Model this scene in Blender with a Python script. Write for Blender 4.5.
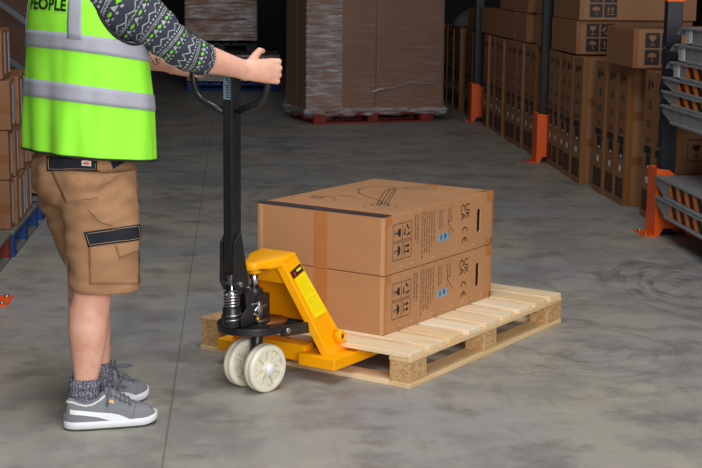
import bpy, bmesh, math, random
from mathutils import Vector, Matrix, noise
from mathutils.bvhtree import BVHTree

for o in list(bpy.data.objects):
    bpy.data.objects.remove(o)
SC = bpy.context.scene
COL = SC.collection
PI = math.pi
V = Vector
random.seed(7)

# ------------------------------------------------------------------ camera
FPX, PITCH, ROLL, CAMZ = 1445.1, 0.1772, 0.0104, 1.6215
cp, sp_ = math.cos(PITCH), math.sin(PITCH)
cr, sr = math.cos(ROLL), math.sin(ROLL)
fwd = V((0, cp, -sp_)); upv = V((0, sp_, cp)); rgt = V((1, 0, 0))
cx = rgt * cr + upv * sr
cy = upv * cr - rgt * sr
cz = -fwd
cd = bpy.data.cameras.new('camera')
cam = bpy.data.objects.new('camera', cd); COL.objects.link(cam)
mw = Matrix((cx, cy, cz)).transposed().to_4x4()
mw.translation = V((0, 0, CAMZ))
cam.matrix_world = mw
cd.sensor_fit = 'HORIZONTAL'; cd.sensor_width = 36.0
cd.lens = FPX / 702 * 36.0
cd.clip_end = 100; cd.clip_start = 0.05
SC.camera = cam

# ------------------------------------------------------------------ light
w = bpy.data.worlds.new('world'); SC.world = w; w.use_nodes = True
bg = w.node_tree.nodes['Background']
bg.inputs[0].default_value = (0.80, 0.88, 1.0, 1); bg.inputs[1].default_value = 0.25

def area(name, loc, target, sx, sy, power, col):
    ld = bpy.data.lights.new(name, 'AREA'); ld.shape = 'RECTANGLE'
    ld.size = sx; ld.size_y = sy; ld.energy = power; ld.color = col
    lo = bpy.data.objects.new(name, ld); COL.objects.link(lo)
    lo.location = loc
    d = V(target) - V(loc)
    lo.rotation_euler = d.to_track_quat('-Z', 'Y').to_euler()
    return lo
# daylight through the loading door behind the photographer
area('door_daylight', (2.4, -3.2, 2.9), (0.0, 6.0, 0.7), 5.0, 4.0, 560, (1.0, 0.97, 0.94))
# fill lights added above the aisle to brighten floor and carton tops
area('overhead_fill', (0.2, 3.9, 5.6), (0.2, 5.0, 0.0), 3.0, 4.0, 200, (0.97, 0.98, 1.0))
area('overhead_fill', (-0.6, 13.0, 5.8), (-0.6, 13.0, 0.0), 1.6, 7.0, 22, (0.97, 0.98, 1.0))

vs = SC.view_settings
vs.view_transform = 'Standard'; vs.look = 'None'; vs.gamma = 1.0
vs.use_curve_mapping = False; vs.exposure = 0.18

# ------------------------------------------------------------------ helpers
def lin(c):
    c = c / 255.0
    return c / 12.92 if c <= 0.04045 else ((c + 0.055) / 1.055) ** 2.4
def S(r, g, b):
    return (lin(r), lin(g), lin(b), 1.0)

def at(u, v, y):
    """point on the photograph's ray (u, v) at world distance y"""
    X0, Y0 = u - 351, v - 234
    X = X0 * cr + Y0 * sr; Y = -X0 * sr + Y0 * cr
    d = rgt * (X / FPX) + fwd + upv * (-Y / FPX)
    return V((0, 0, CAMZ)) + d * (y / d.y)

class NT:
    def __init__(s, name):
        s.m = bpy.data.materials.new(name); s.m.use_nodes = True
        s.t = s.m.node_tree; s.b = s.t.nodes['Principled BSDF']; s.out = s.t.nodes['Material Output']
    def n(s, typ, **kw):
        nd = s.t.nodes.new(typ)
        for k, v in kw.items(): setattr(nd, k, v)
        return nd
    def l(s, a, b): s.t.links.new(a, b)
    def math(s, op, a, b=None, c=None):
        nd = s.n('ShaderNodeMath', operation=op)
        for i, x in enumerate((a, b, c)):
            if x is None: continue
            if isinstance(x, (int, float)): nd.inputs[i].default_value = x
            else: s.l(x, nd.inputs[i])
        return nd.outputs[0]
    def mix(s, f, a, b):
        nd = s.n('ShaderNodeMix', data_type='RGBA')
        for x, i in ((f, 0), (a, 6), (b, 7)):
            if isinstance(x, (int, float)): nd.inputs[i].default_value = x
            elif isinstance(x, tuple): nd.inputs[i].default_value = x
            else: s.l(x, nd.inputs[i])
        return nd.outputs[2]
    def ramp(s, f, pts):
        nd = s.n('ShaderNodeValToRGB'); e = nd.color_ramp.elements
        while len(e) < len(pts): e.new(0.5)
        for i, (p, c) in enumerate(pts):
            e[i].position = p; e[i].color = c if isinstance(c, tuple) else (c, c, c, 1)
        s.l(f, nd.inputs[0]); return nd.outputs[0]
    def coord(s, kind='Object', scale=(1, 1, 1), rot=(0, 0, 0)):
        tc = s.n('ShaderNodeTexCoord'); mp = s.n('ShaderNodeMapping')
        mp.inputs['Scale'].default_value = scale; mp.inputs['Rotation'].default_value = rot
        s.l(tc.outputs[kind], mp.inputs[0]); return mp.outputs[0]
    def noise(s, co, scale, detail=4, rough=0.6):
        nd = s.n('ShaderNodeTexNoise'); nd.inputs['Scale'].default_value = scale
        nd.inputs['Detail'].default_value = detail; nd.inputs['Roughness'].default_value = rough
        s.l(co, nd.inputs['Vector']); return nd.outputs[0]
    def bump(s, h, strength=0.3, dist=0.002):
        nd = s.n('ShaderNodeBump'); nd.inputs['Strength'].default_value = strength
        nd.inputs['Distance'].default_value = dist
        s.l(h, nd.inputs['Height']); s.l(nd.outputs[0], s.b.inputs['Normal'])
    def set(s, rough=None, metal=None, spec=None, color=None):
        if rough is not None: s.b.inputs['Roughness'].default_value = rough
        if metal is not None: s.b.inputs['Metallic'].default_value = metal
        if spec is not None: s.b.inputs['Specular IOR Level'].default_value = spec
        if color is not None:
            if isinstance(color, tuple): s.b.inputs['Base Color'].default_value = color
            else: s.l(color, s.b.inputs['Base Color'])

def k(c, f): return (c[0] * f, c[1] * f, c[2] * f, 1)
def plain(name, c, rough=0.5, metal=0.0, var=0.12, scale=6.0, bump=0.0, bscale=60, stretch=(1, 1, 1), spec=0.5):
    m = NT(name); co = m.coord('Object', stretch)
    f = m.noise(co, scale)
    m.set(rough, metal, spec, m.mix(m.ramp(f, [(0.3, 0.0), (0.7, 1.0)]), k(c, 1 - var), k(c, 1 + var)))
    if bump: m.bump(m.noise(co, bscale), bump)
    return m.m

M = {}
def cardboard(name, c, gloss=0.55):
    m = NT(name); co = m.coord('Object')
    big = m.noise(co, 2.5, 3); fine = m.noise(m.coord('Object', (3, 3, 160)), 3.0, 2)
    base = m.mix(m.ramp(big, [(0.3, 0.0), (0.7, 1.0)]), k(c, 0.90), k(c, 1.07))
    m.set(gloss, 0, 0.35, m.mix(m.math('MULTIPLY', fine, 0.22), base, k(c, 0.72)))
    m.bump(fine, 0.08, 0.001)
    return m.m
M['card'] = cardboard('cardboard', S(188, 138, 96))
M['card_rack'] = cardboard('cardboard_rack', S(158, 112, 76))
M['card_rack_dim'] = cardboard('cardboard_rack_dim', S(146, 102, 70))  # same rack cardboard darkened, dimmer light put into its colour
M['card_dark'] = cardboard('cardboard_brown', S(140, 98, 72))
M['tape'] = plain('packing_tape', S(186, 122, 70), 0.3, var=0.08)
M['tape_rack'] = plain('packing_tape_rack', S(138, 88, 44), 0.35, var=0.08)
M['cleartape'] = plain('clear_tape', S(202, 160, 122), 0.22, var=0.05)
M['ink'] = plain('print_ink', S(46, 40, 38), 0.6, var=0.1)
M['inkgrey'] = plain('print_ink_faded', S(84, 66, 54), 0.6, var=0.1)
M['inkblack'] = plain('print_black', S(30, 27, 26), 0.55, var=0.1)
M['white'] = plain('white_paper', S(225, 225, 222), 0.5, var=0.04)
M['bluelabel'] = plain('blue_label', S(126, 165, 196), 0.4, var=0.05)
M['darkband'] = plain('dark_band', S(62, 58, 62), 0.4, var=0.1)
M['redline'] = plain('red_line', S(150, 38, 34), 0.45, var=0.1)
M['yellow'] = plain('yellow_paint', S(255, 172, 0), 0.34, var=0.03, scale=3, spec=0.3)
M['yellowlabel'] = plain('yellow_label', S(250, 226, 10), 0.35, var=0.03)
M['black'] = plain('black_paint', S(34, 34, 37), 0.32, var=0.1)
M['blackmatt'] = plain('black_matt', S(24, 24, 26), 0.6, var=0.1)
M['chrome'] = plain('chrome', S(215, 217, 220), 0.16, 1.0, var=0.03)
M['steel'] = plain('zinc_steel', S(176, 178, 178), 0.35, 1.0, var=0.12, scale=30)
M['nylon'] = plain('nylon_wheel', S(228, 224, 204), 0.42, var=0.05, scale=12)
M['nylonwhite'] = plain('nylon_cap', S(240, 240, 244), 0.4, var=0.02)
M['stickerred'] = plain('sticker_red', S(214, 40, 30), 0.4, var=0.02)
M['galv'] = plain('galvanised_steel', S(160, 162, 166), 0.45, 0.35, var=0.2, scale=22)
M['hazorange'] = plain('hazard_orange', S(240, 122, 20), 0.45, var=0.06)
M['guard'] = plain('orange_guard_paint', S(242, 92, 10), 0.42, var=0.06, scale=8)
M['navy'] = plain('navy_upright_paint', S(20, 24, 36), 0.4, var=0.2, scale=12)
M['darkgreen'] = plain('dark_upright_paint', S(30, 36, 30), 0.5, var=0.2)
M['braceteel'] = plain('brace_steel', S(84, 90, 96), 0.45, 0.3, var=0.12)
M['redpaint'] = plain('red_pallet_paint', S(128, 40, 32), 0.65, var=0.3, scale=14, bump=0.2)
M['bluepaint'] = plain('blue_pallet_paint', S(16, 62, 128), 0.65, var=0.3, scale=14, bump=0.2)
M['greywood'] = plain('grey_deck_wood', S(120, 118, 112), 0.75, var=0.2, scale=14)
M['skin'] = None

def woodmat(name, c1, c2, c3):
    m = NT(name)
    oi = m.n('ShaderNodeObjectInfo')
    co = m.coord('Object', (18, 1.6, 18))
    f = m.noise(co, 2.2, 5, 0.65)
    grain = m.noise(m.coord('Object', (90, 3, 90)), 2.0, 3)
    base = m.mix(oi.outputs['Random'], c1, c2)
    col = m.mix(m.ramp(f, [(0.42, 0.0), (0.75, 0.65)]), base, c3)
    m.set(0.62, 0, 0.3, m.mix(m.math('MULTIPLY', grain, 0.25), col, k(c3, 0.8)))
    m.bump(grain, 0.25, 0.002)
    return m.m
M['pine'] = woodmat('pine_boards', S(252, 240, 214), S(240, 212, 166), S(222, 176, 116))
def woodx(name, c1, c2, c3):
    m = NT(name)
    co = m.coord('Object', (1.6, 18, 18)); f = m.noise(co, 2.2, 5, 0.65)
    grain = m.noise(m.coord('Object', (3, 90, 90)), 2.0, 3)
    col = m.mix(m.ramp(f, [(0.42, 0.0), (0.75, 0.65)]), c1, c3)
    m.set(0.62, 0, 0.3, m.mix(m.math('MULTIPLY', grain, 0.25), col, k(c3, 0.8)))
    m.bump(grain, 0.25, 0.002); return m.m
M['pinex'] = woodx('pine_boards_long', S(236, 208, 160), None, S(206, 162, 106))
def chip():
    m = NT('chipboard'); co = m.coord('Object', (1, 1, 1.6))
    vo = m.n('ShaderNodeTexVoronoi'); vo.inputs['Scale'].default_value = 95
    m.l(co, vo.inputs['Vector'])
    f = m.noise(co, 130, 3)
    sx = m.n('ShaderNodeSeparateColor'); m.l(vo.outputs['Color'], sx.inputs[0])
    a = m.mix(sx.outputs[0], S(218, 182, 132), S(180, 138, 92))
    m.set(0.75, 0, 0.25, m.mix(m.ramp(f, [(0.55, 0.0), (0.72, 0.75)]), a, S(112, 78, 46)))
    m.bump(f, 0.4, 0.003); return m.m
M['chip'] = chip()

class MB:
    """collects shapes into one mesh"""
    def __init__(s):
        s.bm = bmesh.new(); s.uv = s.bm.loops.layers.uv.new('UVMap')
    def box(s, a, b, mi=0, tf=None):
        (x0, y0, z0), (x1, y1, z1) = a, b
        x0, x1 = sorted((x0, x1)); y0, y1 = sorted((y0, y1)); z0, z1 = sorted((z0, z1))
        P = [(x0, y0, z0), (x1, y0, z0), (x1, y1, z0), (x0, y1, z0), (x0, y0, z1), (x1, y0, z1), (x1, y1, z1), (x0, y1, z1)]
        vs_ = [s.bm.verts.new(tf @ V(p) if tf else p) for p in P]
        for f in ((0, 3, 2, 1), (4, 5, 6, 7), (0, 1, 5, 4), (1, 2, 6, 5), (2, 3, 7, 6), (3, 0, 4, 7)):
            s.bm.faces.new([vs_[i] for i in f]).material_index = mi
        return s
    def hexa(s, P, mi=0):
        vs_ = [s.bm.verts.new(p) for p in P]
        for f in ((0, 3, 2, 1), (4, 5, 6, 7), (0, 1, 5, 4), (1, 2, 6, 5), (2, 3, 7, 6), (3, 0, 4, 7)):
            s.bm.faces.new([vs_[i] for i in f]).material_index = mi
        return s
    def prism(s, poly, fn, d0, d1, mi=0):
        """poly: 2-D points; fn(x, y, d) -> 3-D"""
        A = [s.bm.verts.new(fn(x, y, d0)) for x, y in poly]
        B = [s.bm.verts.new(fn(x, y, d1)) for x, y in poly]
        n = len(poly)
        s.bm.faces.new(A).material_index = mi
        s.bm.faces.new(list(reversed(B))).material_index = mi
        for i in range(n):
            s.bm.faces.new((A[i], B[i], B[(i + 1) % n], A[(i + 1) % n])).material_index = mi
        return s
    def quad(s, P, mi=0):
        s.bm.faces.new([s.bm.verts.new(p) for p in P]).material_index = mi; return s
    def loft(s, rings, caps=True, closed=True, mi=0, vscale=1.0):
        """rings: list of lists of points (same count)"""
        n = len(rings[0]); R = [[s.bm.verts.new(p) for p in r] for r in rings]
        vv = [0.0]
        for i in range(1, len(rings)):
            a = sum((V(rings[i][j]) - V(rings[i - 1][j])).length for j in range(n)) / n
            vv.append(vv[-1] + a * vscale)
        m = n if closed else n - 1
        for i in range(len(R) - 1):
            for j in range(m):
                j2 = (j + 1) % n
                f = s.bm.faces.new((R[i][j], R[i][j2], R[i + 1][j2], R[i + 1][j])); f.material_index = mi; f.smooth = True
                for lp, (uu, wv) in zip(f.loops, ((j / n, vv[i]), ((j + 1) / n, vv[i]), ((j + 1) / n, vv[i + 1]), (j / n, vv[i + 1]))):
                    lp[s.uv].uv = (uu, wv)
        if caps and closed:
            s.bm.faces.new(list(reversed(R[0]))).material_index = mi
            s.bm.faces.new(R[-1]).material_index = mi
        return s
    def tube(s, path, r, seg=12, caps=True, mi=0, flat=1.0, closed=False):
        path = [V(p) for p in path]; n = len(path); rings = []
        rr = r if isinstance(r, (list, tuple)) else [r] * n
        t0 = None; nx = None
        for i in range(n):
            if closed: t = path[(i + 1) % n] - path[i - 1]
            else: t = path[min(i + 1, n - 1)] - path[max(i - 1, 0)]
            t.normalize()
            if nx is None:
                nx = t.orthogonal().normalized()
                if abs(t.z) < 0.9: nx = t.cross(V((0, 0, 1))).normalized()
            else:
                nx = (nx - t * nx.dot(t)).normalized()
            ny = t.cross(nx)
            rings.append([path[i] + nx * (rr[i] * math.cos(2 * PI * j / seg)) + ny * (rr[i] * flat * math.sin(2 * PI * j / seg)) for j in range(seg)])
        if closed: rings.append(rings[0])
        return s.loft(rings, caps and not closed, mi=mi)
    def cyl(s, p0, p1, r, seg=20, mi=0, r1=None):
        return s.tube([p0, p1], [r, r if r1 is None else r1], seg, mi=mi)
    def lathe(s, prof, origin, axis, seg=40, mi=0, closed_prof=True):
        """prof: (radius, along) points; revolve about axis"""
        o = V(origin); ax = V(axis).normalized(); e1 = ax.orthogonal().normalized(); e2 = ax.cross(e1)
        rings = []
        for rr, aa in prof:
            rings.append([o + ax * aa + (e1 * math.cos(2 * PI * j / seg) + e2 * math.sin(2 * PI * j / seg)) * max(rr, 1e-4) for j in range(seg)])
        if closed_prof: rings.append(rings[0])
        return s.loft(rings, caps=not closed_prof, mi=mi)
    def ball(s, c, r, seg=12, mi=0, sc=(1, 1, 1)):
        c = V(c); rings = []
        for i in range(1, seg):
            th = PI * i / seg
            rings.append([c + V((r * sc[0] * math.sin(th) * math.cos(2 * PI * j / (2 * seg)), r * sc[1] * math.sin(th) * math.sin(2 * PI * j / (2 * seg)), -r * sc[2] * math.cos(th))) for j in range(2 * seg)])
        return s.loft(rings, mi=mi)
    def build(s, name, mat, parent=None, bevel=0, seg=2, smooth=False, solid=0, weld=False):
        bmesh.ops.remove_doubles(s.bm, verts=s.bm.verts, dist=1e-5) if weld else None
        bmesh.ops.recalc_face_normals(s.bm, faces=s.bm.faces)
        me = bpy.data.meshes.new(name); s.bm.to_mesh(me); s.bm.free()
        for m_ in (mat if isinstance(mat, (list, tuple)) else [mat]):
            me.materials.append(M[m_] if isinstance(m_, str) else m_)
        o = bpy.data.objects.new(name, me); COL.objects.link(o)
        if parent: o.parent = parent
        if smooth:
            for p in me.polygons: p.use_smooth = True
        if solid:
            md = o.modifiers.new('Solid', 'SOLIDIFY'); md.thickness = solid; md.offset = 1.0
        if bevel:
            md = o.modifiers.new('Bevel', 'BEVEL'); md.width = bevel; md.segments = seg
            md.limit_method = 'ANGLE'; md.angle_limit = math.radians(40); md.harden_normals = False
        return o

def bake(o):
    """freeze an object's modifiers into its mesh"""
    dg = bpy.context.evaluated_depsgraph_get()
    me = bpy.data.meshes.new_from_object(o.evaluated_get(dg))
    o.modifiers.clear(); o.data = me; return o

def tag(o, label, cat, group=None, kind=None):
    o['label'] = label; o['category'] = cat
    if group: o['group'] = group
    if kind: o['kind'] = kind
    return o
def thing(name, label, cat, loc=(0, 0, 0), rz=0, group=None):
    o = bpy.data.objects.new(name, None); COL.objects.link(o)
    o.empty_display_size = 0.05
    o.location = loc; o.rotation_euler = (0, 0, rz)
    return tag(o, label, cat, group)
KIDS = {}
def copy_tree(o, parent=None):
    c = o.copy(); COL.objects.link(c)
    if parent: c.parent = parent
    for ch in [x for x in o.children]:
        copy_tree(ch, c)
    return c
def struct(o, label, cat):
    o['kind'] = 'structure'; o['label'] = label; o['category'] = cat; return o

def text_polys(txt, size, bold=0.0, align='CENTER'):
    """a word as flat faces: list of polygons of 2-D points"""
    cu = bpy.data.curves.new('txt', 'FONT'); cu.body = txt; cu.size = size; cu.offset = bold
    cu.align_x = align; cu.align_y = 'CENTER'; cu.resolution_u = 3
    ob = bpy.data.objects.new('txt', cu); COL.objects.link(ob)
    dg = bpy.context.evaluated_depsgraph_get()
    me = ob.evaluated_get(dg).to_mesh()
    res = [[(me.vertices[i].co.x, me.vertices[i].co.y) for i in p.vertices] for p in me.polygons]
    ob.evaluated_get(dg).to_mesh_clear()
    bpy.data.objects.remove(ob); bpy.data.curves.remove(cu)
    return res

# frames of reference
AJ = 0.9857                                   # direction of the pallet and its truck
MJ = V((-0.208, 5.856, 0))
AR = 0.0812                                   # direction of the aisle
rT = V((math.cos(AR), math.sin(AR), 0)); rS = V((-math.sin(AR), math.cos(AR), 0))
def rw(t, s, z=0): return rT * t + rS * s + V((0, 0, z))
def jw(u, v, z=0):
    return MJ + V((math.cos(AJ), math.sin(AJ), 0)) * u + V((-math.sin(AJ), math.cos(AJ), 0)) * v + V((0, 0, z))
# ------------------------------------------------------------------ the setting
def floor_mat():
    m = NT('concrete_floor'); co = m.coord('Object')
    big = m.noise(co, 0.55, 5, 0.6); mid = m.noise(co, 3.2, 8, 0.68); blot = m.noise(co, 1.7, 8, 0.7); fine = m.noise(co, 60, 4, 0.7); grit = m.noise(co, 14, 6, 0.7)
    sx = m.n('ShaderNodeSeparateXYZ'); m.l(co, sx.inputs[0])
    base = m.mix(m.ramp(big, [(0.42, 0.0), (0.60, 1.0)]), S(175, 169, 153), S(158, 159, 162))
    base = m.mix(m.ramp(blot, [(0.40, 0.75), (0.52, 0.0)]), base, S(132, 131, 131))
    base = m.mix(m.ramp(blot, [(0.56, 0.0), (0.70, 0.55)]), base, S(198, 193, 178))
    base = m.mix(m.ramp(mid, [(0.36, 0.75), (0.48, 0.0)]), base, S(118, 115, 112))
    base = m.mix(m.ramp(mid, [(0.60, 0.0), (0.74, 0.4)]), base, S(205, 203, 198))
    base = m.mix(m.math('MULTIPLY', grit, 0.3), base, S(138, 132, 122))
    base = m.mix(m.math('MULTIPLY', fine, 0.25), base, S(140, 135, 126))
    # dark rubber arcs swept by turning tyres
    def swirl(cx_, cy_, rx, ry, sc, lo, hi, amt):
        dx = m.math('DIVIDE', m.math('SUBTRACT', sx.outputs[0], cx_), rx); dy = m.math('DIVIDE', m.math('SUBTRACT', sx.outputs[1], cy_), ry)
        r = m.math('SQRT', m.math('ADD', m.math('MULTIPLY', dx, dx), m.math('MULTIPLY', dy, dy)))
        cb = m.n('ShaderNodeCombineXYZ'); m.l(m.math('MULTIPLY', r, 7.0), cb.inputs[0]); m.l(m.math('MULTIPLY', m.math('ARCTAN2', dy, dx), 0.9), cb.inputs[1])
        f = m.ramp(m.noise(cb.outputs[0], sc, 5, 0.65), [(lo, 0.0), (hi, 1.0)])
        env = m.ramp(r, [(0.0, 0.4), (0.35, 1.0), (0.75, 0.9), (1.0, 0.0)])
        return m.math('MULTIPLY', m.math('MULTIPLY', f, env), amt)
    for a in ((2.42, 7.35, 0.50, 0.95, 1.3, 0.46, 0.64, 0.6), (1.55, 6.1, 0.55, 0.6, 1.1, 0.50, 0.68, 0.4), (0.55, 10.2, 0.9, 1.5, 1.2, 0.50, 0.68, 0.4)):
        base = m.mix(swirl(*a), base, S(66, 65, 68))
    tyre = m.noise(m.coord('Object', (5.0, 0.5, 1), (0, 0, 0.25)), 1.3, 5, 0.7)
    base = m.mix(m.ramp(tyre, [(0.58, 0.0), (0.74, 0.35)]), base, S(104, 102, 100))
    # saw-cut joint along the aisle
    jn = m.math('ABSOLUTE', m.math('ADD', sx.outputs[0], 0.246))
    base = m.mix(m.math('MULTIPLY', m.math('LESS_THAN', jn, 0.0035), 0.4), base, S(52, 50, 48))
    m.set(None, 0, 0.5, base)
    m.l(m.ramp(mid, [(0.3, 0.42), (0.7, 0.62)]), m.b.inputs['Roughness'])
    m.bump(fine, 0.06, 0.002); return m.m
M['floor'] = floor_mat()
M['wall'] = plain('dark_cladding', S(46, 44, 46), 0.8, var=0.15)
M['ceil'] = plain('dark_roof', S(60, 60, 62), 0.8, var=0.15)
mb = MB(); mb.box((-7, -6, -0.2), (8, 27, 0))
fl = mb.build('floor', 'floor'); fl.rotation_euler = (0, 0, AR)
struct(fl, 'grey polished concrete warehouse floor with a saw-cut joint', 'floor')
for nm, a, b, ma, lb in (('wall_back', (-7, 27, 0), (8, 27.2, 6), 'wall', 'dark clad wall at the far end of the warehouse'),
                         ('wall_left', (-7.2, -1, 0), (-7, 27.2, 6), 'wall', 'dark clad wall behind the left racks'),
                         ('wall_right', (8, -1, 0), (8.2, 27.2, 6), 'wall', 'dark clad wall behind the right racks'),
                         ('ceiling', (-7.2, -1, 6), (8.2, 27.2, 6.2), 'ceil', 'dark warehouse roof above the racks')):
    mb = MB(); mb.box(a, b); o = mb.build(nm, ma); o.rotation_euler = (0, 0, AR); struct(o, lb, nm.split('_')[0])

# ------------------------------------------------------------------ pallets
def pallet(label, loc, rz, L, W, H, nb, mats, group=None, blk=(0.135, 0.10), bt=0.02, name='wooden_pallet', jit=0.0, corner=False):
    """x: 0..L (boards laid across it), y: centred"""
    t = thing(name, label, 'pallet', loc, rz, group)
    top, blkm, long_ = mats
    h = W / 2; rnd = random.Random(len(label))
    gap = 0.041; bw = (L - gap * (nb - 1)) / nb
    for i in range(nb):
        ye = h - 0.105 if (corner and i == 0) else h
        x0 = i * (bw + gap); j = rnd.uniform(-jit, jit); w_ = bw + rnd.uniform(-jit, jit)
        mb = MB(); x1 = L if i == nb - 1 else min(L, x0 + w_)
        mb.box((x0 + (0 if i in (0, nb - 1) else j * 0.3), -h + rnd.uniform(0, jit * 0.5), H - bt), (x1, ye - rnd.uniform(0, jit * 0.5), H))
        mb.build('deck_board', top, t, 0.002, 1)
    b2 = 0.018
    ys = (-h + 0.05, 0, h - 0.05)
    for y in ys:
        cx0 = 0.145 if (corner and y > 0.1) else 0.002
        mb = MB(); mb.box((cx0, y - blk[1] / 2, H - bt - b2), (L - 0.002, y + blk[1] / 2, H - bt)); mb.build('stringer_board', long_, t, 0.0015, 1)
    for y in ys:
        mb = MB(); mb.box((0, y - blk[1] / 2, 0.0), (L, y + blk[1] / 2, bt)); mb.build('base_board', long_, t, 0.0015, 1)
        for x0, x1 in ((0.004, blk[0]), (L * 0.49 - 0.055, L * 0.49 + 0.055), (L - blk[0] - 0.01, L - 0.004)):
            zt = H if (corner and y > 0.1 and x0 < 0.01) else H - bt - b2
            mb = MB(); mb.box((x0, y - blk[1] / 2 + 0.002, bt), (x1, y + blk[1] / 2 - 0.002, zt)); mb.build('block', blkm, t, 0.002, 1)
    for x in (0.05, L - 0.05):
        for a, b in ((-h + 0.1, -0.05), (0.05, h - 0.1)):
            mb = MB(); mb.box((x - 0.05, a, 0.0), (x + 0.05, b, bt)); mb.build('base_board', top, t, 0.0015, 1)
    return t
pallet('pale wooden pallet carrying two cartons, lifted by the yellow pallet truck', MJ, AJ, 1.39, 1.074, 0.144, 9, ('pine', 'chip', 'pinex'), jit=0.012, corner=True)

# ------------------------------------------------------------------ two cartons on the pallet
BL, BW, BH = 0.944, 0.6555, 0.2515
def icon_lines(mb, kind, c, s, put, th=0.05):
    """draw a handling symbol (unrotated, unit square) into mb through put(x, y)"""
    def poly(pts): mb.quad([put(c[0] + x * s, c[1] + y * s) for x, y in pts]) if len(pts) == 4 else mb.bm.faces.new([mb.bm.verts.new(put(c[0] + x * s, c[1] + y * s)) for x, y in pts])
    def bar(x0, y0, x1, y1, w=th):
        dx, dy = x1 - x0, y1 - y0; l_ = math.hypot(dx, dy); nx, ny = -dy / l_ * w / 2, dx / l_ * w / 2
        poly([(x0 + nx, y0 + ny), (x1 + nx, y1 + ny), (x1 - nx, y1 - ny), (x0 - nx, y0 - ny)])
    if kind == 'glass':
        poly([(-0.26, 0.36), (0.26, 0.36)] + [(0.26 * math.cos(a), 0.30 - 0.34 * math.sin(a)) for a in [PI * i / 10 for i in range(11)]])
        bar(0, 0, 0, -0.32, 0.07); bar(-0.2, -0.34, 0.2, -0.34, 0.06)
    elif kind == 'umbrella':
        poly([(0.34 * math.cos(a), 0.02 + 0.32 * math.sin(a)) for a in [PI * i / 12 for i in range(13)]])
        bar(0, 0.05, 0, -0.34, 0.06); bar(0, -0.34, 0.12, -0.34, 0.05); bar(0.12, -0.34, 0.12, -0.24, 0.05)
    elif kind == 'arrows':
        for x in (-0.18, 0.18):
            bar(x, -0.2, x, 0.15, 0.1); poly([(x - 0.15, 0.1), (x + 0.15, 0.1), (x, 0.36)])
        bar(-0.34, -0.3, 0.34, -0.3, 0.07)
    elif kind == 'recycle':
        for i in range(3):
            a0 = PI / 2 + i * 2 * PI / 3; a1 = a0 + 1.35
            p0 = (0.3 * math.cos(a0 + 0.35), 0.3 * math.sin(a0 + 0.35)); p1 = (0.3 * math.cos(a1), 0.3 * math.sin(a1))
            bar(p0[0], p0[1], p1[0], p1[1], 0.11)
            d = (p1[0] - p0[0], p1[1] - p0[1]); l_ = math.hypot(*d); d = (d[0] / l_, d[1] / l_)
            poly([(p1[0] - d[1] * 0.14, p1[1] + d[0] * 0.14), (p1[0] + d[1] * 0.14, p1[1] - d[0] * 0.14), (p1[0] + d[0] * 0.2, p1[1] + d[1] * 0.2)])

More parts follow.
